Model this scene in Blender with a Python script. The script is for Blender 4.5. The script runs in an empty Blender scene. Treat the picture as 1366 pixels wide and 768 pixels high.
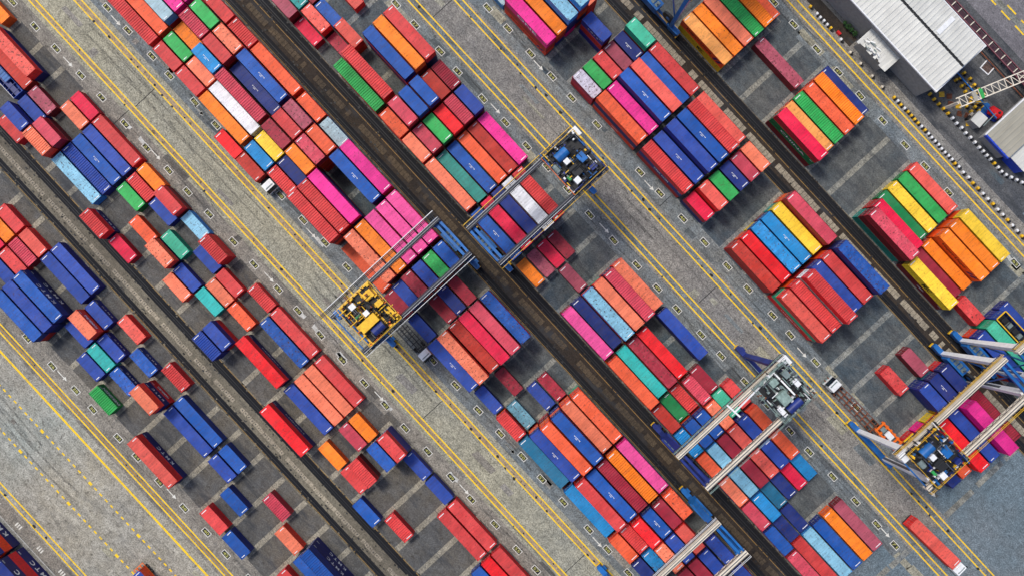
import bpy, math, random
from mathutils import Vector, Matrix

# ------------------------------------------------------------------ camera, sky, sun, exposure
sc = bpy.context.scene
PXM, HC, TH = 6.5, 166.1, math.radians(47.264)      # photo pixels per metre on the ground, height, heading
cam_d = bpy.data.cameras.new('camera'); cam = bpy.data.objects.new('camera', cam_d)
sc.collection.objects.link(cam); sc.camera = cam
cam.location = (0, 0, HC); cam.rotation_euler = (0, 0, TH)
cam_d.sensor_width = 36; cam_d.lens = 36 * PXM * HC / 1366
cam_d.shift_x = 0.0058; cam_d.shift_y = -0.00634
cam_d.clip_start = 1; cam_d.clip_end = 6000
AZ, EL = math.radians(182), math.radians(60)         # where the sun stands (from +x, counter-clockwise)
w = bpy.data.worlds.new('World'); sc.world = w; w.use_nodes = True
nt = w.node_tree; nt.nodes.clear()
sky = nt.nodes.new('ShaderNodeTexSky'); sky.sky_type = 'NISHITA'; sky.sun_disc = False
sky.sun_elevation = EL; sky.sun_rotation = math.radians(90) - AZ; sky.dust_density = 3.0; sky.air_density = 1.0
bg = nt.nodes.new('ShaderNodeBackground'); bg.inputs[1].default_value = 0.15
wo = nt.nodes.new('ShaderNodeOutputWorld')
nt.links.new(sky.outputs[0], bg.inputs[0]); nt.links.new(bg.outputs[0], wo.inputs[0])
sd = bpy.data.lights.new('sun', 'SUN'); sd.energy = 2.5; sd.angle = math.radians(12); sd.color = (1, 0.95, 0.87)
sun = bpy.data.objects.new('sun', sd); sc.collection.objects.link(sun)
dirv = Vector((-math.cos(AZ) * math.cos(EL), -math.sin(AZ) * math.cos(EL), -math.sin(EL)))
sun.rotation_euler = dirv.to_track_quat('-Z', 'Y').to_euler()
sc.view_settings.view_transform = 'Standard'; sc.view_settings.look = 'None'
sc.view_settings.gamma = 1; sc.view_settings.exposure = -0.2
sc.render.engine = 'CYCLES'
sc.cycles.max_bounces = 5; sc.cycles.diffuse_bounces = 2; sc.cycles.glossy_bounces = 2
sc.render.resolution_x = 1024; sc.render.resolution_y = 575

COL = sc.collection
R = random.Random(7)

def to_px(x, y, z=0):
    f = HC / (HC - z) * PXM
    return 675.08 + f * (x * math.cos(TH) + y * math.sin(TH)), 375.34 + f * (x * math.sin(TH) - y * math.cos(TH))
def in_view(x, y, z=0, m=40):
    a, b = to_px(x, y, z); return -m < a < 1366 + m and -m < b < 768 + m

UNI = ['', 'first', 'second', 'third', 'fourth', 'fifth', 'sixth', 'seventh', 'eighth', 'ninth', 'tenth', 'eleventh', 'twelfth', 'thirteenth', 'fourteenth', 'fifteenth', 'sixteenth', 'seventeenth', 'eighteenth', 'nineteenth']
def ordw(n): return UNI[n] if n < 20 else (['twenty', 'thirty', 'forty', 'fifty', 'sixty', 'seventy'][n // 10 - 2] + '-' + UNI[n % 10] if n % 10 else ['twentieth', 'thirtieth', 'fortieth', 'fiftieth', 'sixtieth', 'seventieth'][n // 10 - 2])
def lin(c): return tuple(((v / 255) / 12.92 if v / 255 <= 0.04045 else ((v / 255 + 0.055) / 1.055) ** 2.4) for v in c)

# ------------------------------------------------------------------ materials
def new_mat(name):
    m = bpy.data.materials.new(name); m.use_nodes = True
    n = m.node_tree; b = n.nodes['Principled BSDF']; return m, n, b
def N(nt, t, **kw):
    n = nt.nodes.new(t)
    for k, v in kw.items():
        if k.startswith('i_'): n.inputs[int(k[2:])].default_value = v
        else: setattr(n, k, v)
    return n
def ramp(nt, src, stops):
    r = nt.nodes.new('ShaderNodeValToRGB'); nt.links.new(src, r.inputs[0])
    e = r.color_ramp.elements
    while len(e) < len(stops): e.new(0.5)
    for q, (p, c) in zip(e, stops):
        q.position = p; q.color = (c, c, c, 1) if not isinstance(c, tuple) else (*c, 1)
    return r.outputs[0]
def mixc(nt, f, a, b, mode='MIX'):
    m = nt.nodes.new('ShaderNodeMix'); m.data_type = 'RGBA'; m.blend_type = mode
    for i, v in ((0, f), (6, a), (7, b)):
        if hasattr(v, 'is_output'): nt.links.new(v, m.inputs[i])
        elif i == 0: m.inputs[0].default_value = v
        else: m.inputs[i].default_value = (*v, 1)
    return m.outputs[2]
def mathn(nt, op, a, b=0.0):
    m = nt.nodes.new('ShaderNodeMath'); m.operation = op
    for i, v in ((0, a), (1, b)):
        if hasattr(v, 'is_output'): nt.links.new(v, m.inputs[i])
        else: m.inputs[i].default_value = v
    return m.outputs[0]
def noise(nt, vec, scale, detail=4, rough=0.55):
    n = nt.nodes.new('ShaderNodeTexNoise'); n.inputs['Scale'].default_value = scale
    n.inputs['Detail'].default_value = detail; n.inputs['Roughness'].default_value = rough
    nt.links.new(vec, n.inputs['Vector']); return n.outputs[0]
def geo_pos(nt): return nt.nodes.new('ShaderNodeNewGeometry').outputs['Position']
def scaled(nt, vec, s):
    m = nt.nodes.new('ShaderNodeVectorMath'); m.operation = 'MULTIPLY'
    nt.links.new(vec, m.inputs[0]); m.inputs[1].default_value = s; return m.outputs[0]

def simple(name, c, rough=0.6, metal=0.0, vary=0.15, sc_=1.5):
    m, n, b = new_mat(name); p = geo_pos(n)
    c = lin(c)
    f = ramp(n, noise(n, p, sc_), [(0.3, 0.0), (0.7, 1.0)])
    d = tuple(v * (1 - vary) for v in c); l = tuple(min(1, v * (1 + vary)) for v in c)
    n.links.new(mixc(n, f, d, l), b.inputs['Base Color'])
    b.inputs['Roughness'].default_value = rough; b.inputs['Metallic'].default_value = metal
    return m

def paint_mat(name, roof):
    """container paint: colour of the object, sun-bleached on the roof, rust and scuffs by the object's wear"""
    m, n, b = new_mat(name)
    oi = n.nodes.new('ShaderNodeObjectInfo'); tc = n.nodes.new('ShaderNodeTexCoord')
    off = n.nodes.new('ShaderNodeVectorMath'); off.operation = 'ADD'
    cmb = n.nodes.new('ShaderNodeCombineXYZ')
    for i in range(3): n.links.new(mathn(n, 'MULTIPLY', oi.outputs['Random'], 60 + 37 * i), cmb.inputs[i])
    n.links.new(tc.outputs['Object'], off.inputs[0]); n.links.new(cmb.outputs[0], off.inputs[1])
    v = off.outputs[0]
    at = n.nodes.new('ShaderNodeAttribute'); at.attribute_type = 'OBJECT'; at.attribute_name = 'wear'
    wear = at.outputs['Fac']
    col = oi.outputs['Color']
    # large soft bleaching
    f1 = ramp(n, noise(n, v, 0.35, 3), [(0.35, 0.0), (0.7, 1.0)])
    pale = mixc(n, 1.0, mixc(n, 1.0, col, (1.22, 1.22, 1.22), 'MULTIPLY'), (0.028, 0.024, 0.022), 'ADD')
    c1 = mixc(n, mathn(n, 'MULTIPLY', f1, 0.8 if roof else 0.3), col, pale)
    # across-the-roof streaks where water lies
    st = ramp(n, noise(n, scaled(n, v, (3.2, 0.35, 1)), 1.0, 3), [(0.4, 0.0), (0.75, 1.0)])
    c2 = mixc(n, mathn(n, 'MULTIPLY', st, 0.32), c1, (0.05, 0.04, 0.04))
    # chalky patches and rust spots grow with wear
    pt = ramp(n, noise(n, v, 1.1, 5, 0.65), [(0.50, 0.0), (0.60, 1.0)])
    c3 = mixc(n, mathn(n, 'MULTIPLY', pt, mathn(n, 'MULTIPLY', wear, 0.5)), c2, mixc(n, 1.0, mixc(n, 1.0, c2, (1.3, 1.3, 1.3), 'MULTIPLY'), (0.045, 0.04, 0.036), 'ADD'))
    sp = ramp(n, noise(n, v, 2.6, 3, 0.6), [(0.585, 0.0), (0.65, 1.0)])
    sw = mathn(n, 'ADD', mathn(n, 'MULTIPLY', wear, 0.75), 0.25)
    c4 = mixc(n, mathn(n, 'MULTIPLY', sp, sw), c3, (0.075, 0.03, 0.025))
    # short dark dents
    vo = n.nodes.new('ShaderNodeTexVoronoi'); vo.inputs['Scale'].default_value = 0.9; n.links.new(v, vo.inputs['Vector'])
    dt = ramp(n, vo.outputs['Distance'], [(0.05, 1.0), (0.11, 0.0)])
    c5 = mixc(n, mathn(n, 'MULTIPLY', dt, 0.5), c4, (0.03, 0.02, 0.03))
    # each steel panel of the roof took the paint a little differently
    if roof:
        wn = n.nodes.new('ShaderNodeTexWhiteNoise'); wn.noise_dimensions = '1D'
        sx = n.nodes.new('ShaderNodeSeparateXYZ'); n.links.new(v, sx.inputs[0])
        n.links.new(mathn(n, 'FLOOR', mathn(n, 'MULTIPLY', sx.outputs[0], 0.85)), wn.inputs['W'])
        c5 = mixc(n, mathn(n, 'MULTIPLY', wn.outputs[0], 0.5), c5, mixc(n, 1.0, c5, (0.78, 0.78, 0.8), 'MULTIPLY'))
    hs = n.nodes.new('ShaderNodeHueSaturation'); hs.inputs['Saturation'].default_value = 1.0
    n.links.new(mathn(n, 'ADD', mathn(n, 'MULTIPLY', oi.outputs['Random'], 0.22), 0.89), hs.inputs['Value'])
    n.links.new(c5, hs.inputs['Color']); n.links.new(hs.outputs[0], b.inputs['Base Color'])
    b.inputs['Roughness'].default_value = 0.6
    b.inputs['Specular IOR Level'].default_value = 0.28
    return m

M = {}
M['roof'] = paint_mat('container_roof_paint', True)
M['side'] = paint_mat('container_side_paint', False)
M['mark'] = simple('white_marking_paint', (238, 238, 240), 0.6)
M['black'] = simple('black_lettering', (18, 18, 22), 0.6)
M['navyink'] = simple('navy_lettering', (20, 30, 100), 0.6)
M['dark'] = simple('dark_steel', (32, 34, 38), 0.6)
M['steel'] = simple('worn_steel', (120, 122, 125), 0.4, 0.6)
M['zinc'] = simple('zinc_bars', (150, 152, 155), 0.45, 0.3)
M['rubber'] = simple('rubber', (22, 22, 23), 0.85)
M['glass'] = simple('dark_glass', (20, 32, 42), 0.12)
M['craneblue'] = simple('crane_blue_paint', (22, 100, 172), 0.5, vary=0.3, sc_=0.5)
M['cranenavy'] = simple('crane_navy_paint', (25, 45, 120), 0.5, vary=0.3, sc_=0.5)
M['girderdark'] = simple('girder_dark_paint', (26, 32, 50), 0.5, vary=0.35, sc_=0.6)
M['cream'] = simple('cream_paint', (228, 218, 200), 0.55, vary=0.14, sc_=0.6)
M['white'] = simple('white_paint', (232, 234, 236), 0.5, vary=0.08)
M['yellow'] = simple('machine_yellow', (242, 188, 34), 0.5, vary=0.2)
M['orange'] = simple('machine_orange', (232, 110, 25), 0.5, vary=0.2)
M['greenm'] = simple('machine_green', (50, 160, 80), 0.5)
M['greym'] = simple('machine_grey', (120, 135, 135), 0.5, vary=0.25)
M['palegreen'] = simple('pale_green_paint', (136, 158, 152), 0.5, vary=0.35)
M['redm'] = simple('machine_red', (205, 22, 30), 0.5)
M['rust'] = simple('rusty_steel', (120, 66, 40), 0.8, vary=0.4)

def ground_mat(name, ca, cb, speck=0.5, stain=0.5, oil=0.0, joint=0.0, tint=None, patch=0.5):
    m, n, b = new_mat(name); p = geo_pos(n)
    ca, cb = lin(ca), lin(cb)
    c = mixc(n, ramp(n, noise(n, p, 0.045, 4, 0.6), [(0.38, 0.0), (0.62, 1.0)]), ca, cb)
    if tint:
        c = mixc(n, mathn(n, 'MULTIPLY', ramp(n, noise(n, p, 0.028, 3, 0.5), [(0.45, 0.0), (0.62, 1.0)]), 0.75), c, lin(tint))
    # worn streaks along the lanes
    ls = ramp(n, noise(n, scaled(n, p, (0.05, 0.9, 1)), 1.0, 4, 0.6), [(0.35, 0.0), (0.68, 1.0)])
    c = mixc(n, mathn(n, 'MULTIPLY', ls, 0.42 * patch), c, tuple(v * 0.45 for v in ca))
    ms = ramp(n, noise(n, p, 0.35, 5, 0.65), [(0.42, 0.0), (0.66, 1.0)])
    c = mixc(n, mathn(n, 'MULTIPLY', ms, 0.45 * patch), c, tuple(min(1, v * 1.7) for v in cb))
    # aggregate
    g1 = ramp(n, noise(n, p, 3.4, 6, 0.75), [(0.41, 0.0), (0.50, 0.5), (0.59, 1.0)])
    c = mixc(n, 1.0, c, mixc(n, g1, (1 - 0.46 * speck,) * 3, (1 + 0.36 * speck,) * 3), 'MULTIPLY')
    g0 = ramp(n, noise(n, p, 0.9, 5, 0.7), [(0.38, 0.0), (0.62, 1.0)])
    c = mixc(n, 0.8 * speck if speck < 1 else 0.8, c, mixc(n, 1.0, c, mixc(n, g0, (0.72,) * 3, (1.22,) * 3), 'MULTIPLY'))
    g2 = ramp(n, noise(n, p, 1.0, 3, 0.6), [(0.60, 0.0), (0.68, 1.0)])
    c = mixc(n, mathn(n, 'MULTIPLY', g2, 0.7 * stain), c, tuple(v * 0.25 for v in ca))
    if oil:
        o = ramp(n, noise(n, scaled(n, p, (0.10, 0.42, 1)), 1.0, 6, 0.68), [(0.52, 0.0), (0.64, 1.0)])
        c = mixc(n, mathn(n, 'MULTIPLY', o, oil), c, (0.035, 0.04, 0.048))
    if joint:
        # fine cracks
        v = n.nodes.new('ShaderNodeTexVoronoi'); v.feature = 'DISTANCE_TO_EDGE'; v.inputs['Scale'].default_value = 0.07
        dn = n.nodes.new('ShaderNodeVectorMath'); dn.operation = 'ADD'
        nn = n.nodes.new('ShaderNodeTexNoise'); nn.inputs['Scale'].default_value = 0.3; n.links.new(p, nn.inputs['Vector'])
        s2 = n.nodes.new('ShaderNodeVectorMath'); s2.operation = 'SCALE'; s2.inputs['Scale'].default_value = 6
        n.links.new(nn.outputs['Color'], s2.inputs[0]); n.links.new(p, dn.inputs[0]); n.links.new(s2.outputs[0], dn.inputs[1])
        n.links.new(dn.outputs[0], v.inputs['Vector'])
        c = mixc(n, mathn(n, 'MULTIPLY', ramp(n, v.outputs['Distance'], [(0.004, 1.0), (0.012, 0.0)]), joint), c, (0.06, 0.07, 0.08))
    n.links.new(c, b.inputs['Base Color']); b.inputs['Roughness'].default_value = 0.9
    bp = n.nodes.new('ShaderNodeBump'); bp.inputs['Strength'].default_value = 0.5; bp.inputs['Distance'].default_value = 0.02
    n.links.new(noise(n, p, 5.0, 3), bp.inputs['Height']); n.links.new(bp.outputs[0], b.inputs['Normal'])
    return m
M['road_warm'] = ground_mat('road_warm_concrete', (168, 162, 146), (148, 146, 138), 0.9, 1.0, oil=0.3, joint=0.12, tint=(158, 170, 166), patch=1.0)
M['road_mid'] = ground_mat('road_grey_asphalt', (148, 146, 130), (164, 160, 140), 1.0, 0.8, joint=0.12, tint=(146, 147, 138))
M['road_east'] = ground_mat('road_dark_asphalt', (130, 126, 120), (146, 142, 134), 1.0, 0.8, joint=0.2, tint=(122, 122, 122))
M['lane_w'] = ground_mat('lane_concrete', (150, 144, 134), (126, 122, 114), 0.95, 1.0, oil=0.5, joint=0.3, patch=1.0)
M['lane_e'] = ground_mat('lane_grey_concrete', (132, 134, 130), (106, 116, 122), 0.95, 1.0, oil=0.55, joint=0.35, patch=1.0)
M['apron'] = ground_mat('apron_asphalt', (110, 126, 136), (94, 112, 122), 0.9, 0.8, joint=0.2, tint=(126, 124, 122), patch=0.45)
M['outer'] = ground_mat('outer_asphalt', (108, 106, 112), (122, 120, 124), 0.75, 0.5, joint=0.3)
M['yard_w'] = ground_mat('yard_slab_brown', (106, 100, 90), (80, 82, 84), 0.7, 0.9, oil=0.7, patch=1.0)
M['yard_e'] = ground_mat('yard_slab_grey', (72, 86, 96), (92, 94, 92), 0.7, 0.8, oil=0.65, patch=1.0)
M['beam'] = ground_mat('beam_concrete', (164, 156, 138), (136, 132, 120), 0.9, 1.0, oil=0.5, patch=1.0)
M['beam_e'] = ground_mat('beam_grey_concrete', (122, 130, 134), (140, 138, 126), 0.9, 1.0, oil=0.6, patch=1.0)
M['trench'] = ground_mat('trench_dirt', (66, 54, 42), (38, 34, 32), 1.0, 1.0, oil=0.8, patch=1.0)
M['trench_w'] = ground_mat('trench_dry_dirt', (126, 120, 104), (104, 98, 86), 0.7, 0.8, oil=0.3)
M['cobble'] = ground_mat('cover_concrete', (170, 160, 140), (140, 132, 118), 0.7, 0.8, oil=0.2)
M['cobble_d'] = ground_mat('cover_dirty_concrete', (96, 82, 64), (70, 62, 52), 0.8, 0.8, oil=0.4)
M['gutter'] = ground_mat('gutter_near_black', (8, 12, 22), (18, 20, 26), 0.7, 0.5)
M['rustband'] = ground_mat('rusty_runway', (150, 128, 104), (168, 150, 124), 0.7, 1.2)
M['blackspot'] = simple('wheel_grease', (34, 34, 32), 0.8, vary=0.5)
M['oilpatch'] = ground_mat('oily_asphalt', (74, 78, 84), (98, 98, 98), 0.8, 0.9, oil=0.85)

def line_mat(name, c, wear):
    m, n, b = new_mat(name); p = geo_pos(n)
    f = ramp(n, noise(n, p, 1.6, 5, 0.7), [(0.62 - wear * 0.2, 0.0), (0.72, 1.0)])
    n.links.new(mixc(n, mathn(n, 'MULTIPLY', f, 0.75), lin(c), (0.16, 0.14, 0.10)), b.inputs['Base Color'])
    b.inputs['Roughness'].default_value = 0.7; return m
M['yline'] = line_mat('yellow_line_paint', (246, 204, 22), 0.55)
M['yline2'] = line_mat('old_yellow_line_paint', (168, 130, 56), 1.1)
M['wline'] = line_mat('white_line_paint', (222, 222, 214), 0.62)
M['wline2'] = line_mat('worn_white_paint', (205, 208, 205), 1.1)

def sheet_mat(name, c, pitch, axis, amp=0.3):
    m, n, b = new_mat(name); p = geo_pos(n); c = lin(c)
    f = ramp(n, noise(n, p, 0.25, 4), [(0.35, 0.0), (0.7, 1.0)])
    st = ramp(n, noise(n, scaled(n, p, (1.6, .22, 1)), 1.0, 5, .65), [(0.4, 0.0), (0.75, 1.0)])
    cc = mixc(n, f, tuple(v * 0.84 for v in c), c)
    n.links.new(mixc(n, mathn(n, 'MULTIPLY', st, 0.35), cc, tuple(v * 0.5 for v in c)), b.inputs['Base Color'])
    b.inputs['Roughness'].default_value = 0.55; b.inputs['Metallic'].default_value = 0.1; return m
M['roofsheet'] = sheet_mat('grey_roof_sheet', (226, 226, 220), 1, 0)
M['roofsheet2'] = sheet_mat('weathered_roof_sheet', (178, 174, 160), 1, 0)
M['shedblue'] = simple('shed_blue', (35, 70, 190), 0.5)
M['wall'] = simple('wall_grey', (150, 150, 148), 0.8)

# ------------------------------------------------------------------ mesh builder
class MB:
    def __init__(s): s.v = []; s.f = []; s.m = []; s.mats = []
    def mi(s, mat):
        if mat not in s.mats: s.mats.append(mat)
        return s.mats.index(mat)
    def add(s, vs, fs, mat):
        o = len(s.v); s.v += [tuple(q) for q in vs]; k = s.mi(mat)
        for f in fs: s.f.append([o + i for i in f]); s.m.append(k)
    def box(s, x0, y0, z0, x1, y1, z1, mat, bottom=True):
        vs = [(x0,y0,z0),(x1,y0,z0),(x1,y1,z0),(x0,y1,z0),(x0,y0,z1),(x1,y0,z1),(x1,y1,z1),(x0,y1,z1)]
        fs = [(4,5,6,7),(0,1,5,4),(1,2,6,5),(2,3,7,6),(3,0,4,7)] + ([(3,2,1,0)] if bottom else [])
        s.add(vs, fs, mat)
    def bar(s, a, b, wd, h, mat, w2=None, h2=None):
        """rectangular bar from a to b, width wd (horizontal), height h, tapering to w2,h2"""
        a, b = Vector(a), Vector(b); d = (b - a).normalized()
        side = d.cross(Vector((0, 0, 1)))
        if side.length < 1e-3: side = Vector((1, 0, 0))
        side.normalize(); up = side.cross(d).normalized()
        w2 = wd if w2 is None else w2; h2 = h if h2 is None else h2
        vs = []
        for p, ww, hh in ((a, wd, h), (b, w2, h2)):
            for sx, sy in ((-1,-1),(1,-1),(1,1),(-1,1)): vs.append(p + side * sx * ww / 2 + up * sy * hh / 2)
        s.add(vs, [(0,1,2,3),(7,6,5,4),(0,4,5,1),(1,5,6,2),(2,6,7,3),(3,7,4,0)], mat)
    def tube(s, a, b, r, mat, n=8, r2=None):
        a, b = Vector(a), Vector(b); d = (b - a).normalized()
        x = d.orthogonal().normalized(); y = d.cross(x); r2 = r if r2 is None else r2
        vs = [p + (x * math.cos(2*math.pi*i/n) + y * math.sin(2*math.pi*i/n)) * rr for p, rr in ((a, r), (b, r2)) for i in range(n)]
        s.add(vs, [(i, (i+1) % n, n + (i+1) % n, n + i) for i in range(n)] + [tuple(range(n))[::-1], tuple(range(n, 2*n))], mat)
    def quad(s, x0, y0, x1, y1, z, mat): s.add([(x0,y0,z),(x1,y0,z),(x1,y1,z),(x0,y1,z)], [(0,1,2,3)], mat)
    def mesh(s, name):
        me = bpy.data.meshes.new(name); me.from_pydata(s.v, [], s.f)
        for m in s.mats: me.materials.append(m)
        me.polygons.foreach_set('material_index', s.m); me.update(); return me
    def build(s, name, parent=None, loc=None):
        o = bpy.data.objects.new(name, s.mesh(name)); COL.objects.link(o)
        if parent: o.parent = parent
        if loc: o.location = loc
        return o
def inst(name, me, parent=None, loc=(0,0,0), rz=0, color=None, wear=None):
    o = bpy.data.objects.new(name, me); COL.objects.link(o); o.location = loc; o.rotation_euler[2] = rz
    if parent: o.parent = parent
    if color: o.color = (*color, 1)
    if wear is not None: o['wear'] = wear
    return o
def thing(name, label, cat, loc=(0,0,0), rz=0, group=None):
    o = bpy.data.objects.new(name, None); COL.objects.link(o); o.location = loc; o.rotation_euler[2] = rz
    o.empty_display_size = 0.5
    o['label'] = label; o['category'] = cat
    if group: o['group'] = group
    return o
def tag(o, label, cat, group=None):
    o['label'] = label; o['category'] = cat
    if group: o['group'] = group
    return o
def struct(mb, name, parent=None):
    o = mb.build(name, parent)
    if not parent: o['kind'] = 'structure'
    return o
_tc = {}
def text_mesh(txt, mat):
    """flat lettering, 1 m high, centred, lying in the local xy plane"""
    if (txt, mat.name) in _tc: return _tc[(txt, mat.name)]
    c = bpy.data.curves.new('lettering', 'FONT'); c.body = txt; c.size = 1.0; c.align_x = 'CENTER'; c.align_y = 'CENTER'
    c.resolution_u = 3; c.offset = 0.02
    o = bpy.data.objects.new('tmp', c); COL.objects.link(o)
    bpy.context.view_layer.update()
    me = bpy.data.meshes.new_from_object(o.evaluated_get(bpy.context.evaluated_depsgraph_get()))
    bpy.data.objects.remove(o); bpy.data.curves.remove(c)
    me.materials.clear(); me.materials.append(mat); me.name = 'lettering'
    xs = [v.co.x for v in me.vertices]; ys = [v.co.y for v in me.vertices]
    cx, cy, h = (min(xs)+max(xs))/2, (min(ys)+max(ys))/2, (max(ys)-min(ys))
    wd = max(xs) - min(xs)
    for v in me.vertices: v.co = ((v.co.x - cx) / wd, (v.co.y - cy) / h, 0)
    _tc[(txt, mat.name)] = me; return me

# ------------------------------------------------------------------ yard grid
NB, X0, RP, R0, PER = 6.607, -1.048, 2.7835, 4.888, 57.28
CTR = {'A': (-PER, -1), 'B': (-PER, 1), 'C': (0, -1), 'D': (0, 1), 'E': (PER, -1), 'F': (PER, 1)}
def row_y(c, k): return CTR[c][0] + CTR[c][1] * (R0 + RP * k)
def bay_x(n): return X0 + NB * n
TIER, BASE = 2.605, 0.035
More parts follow.
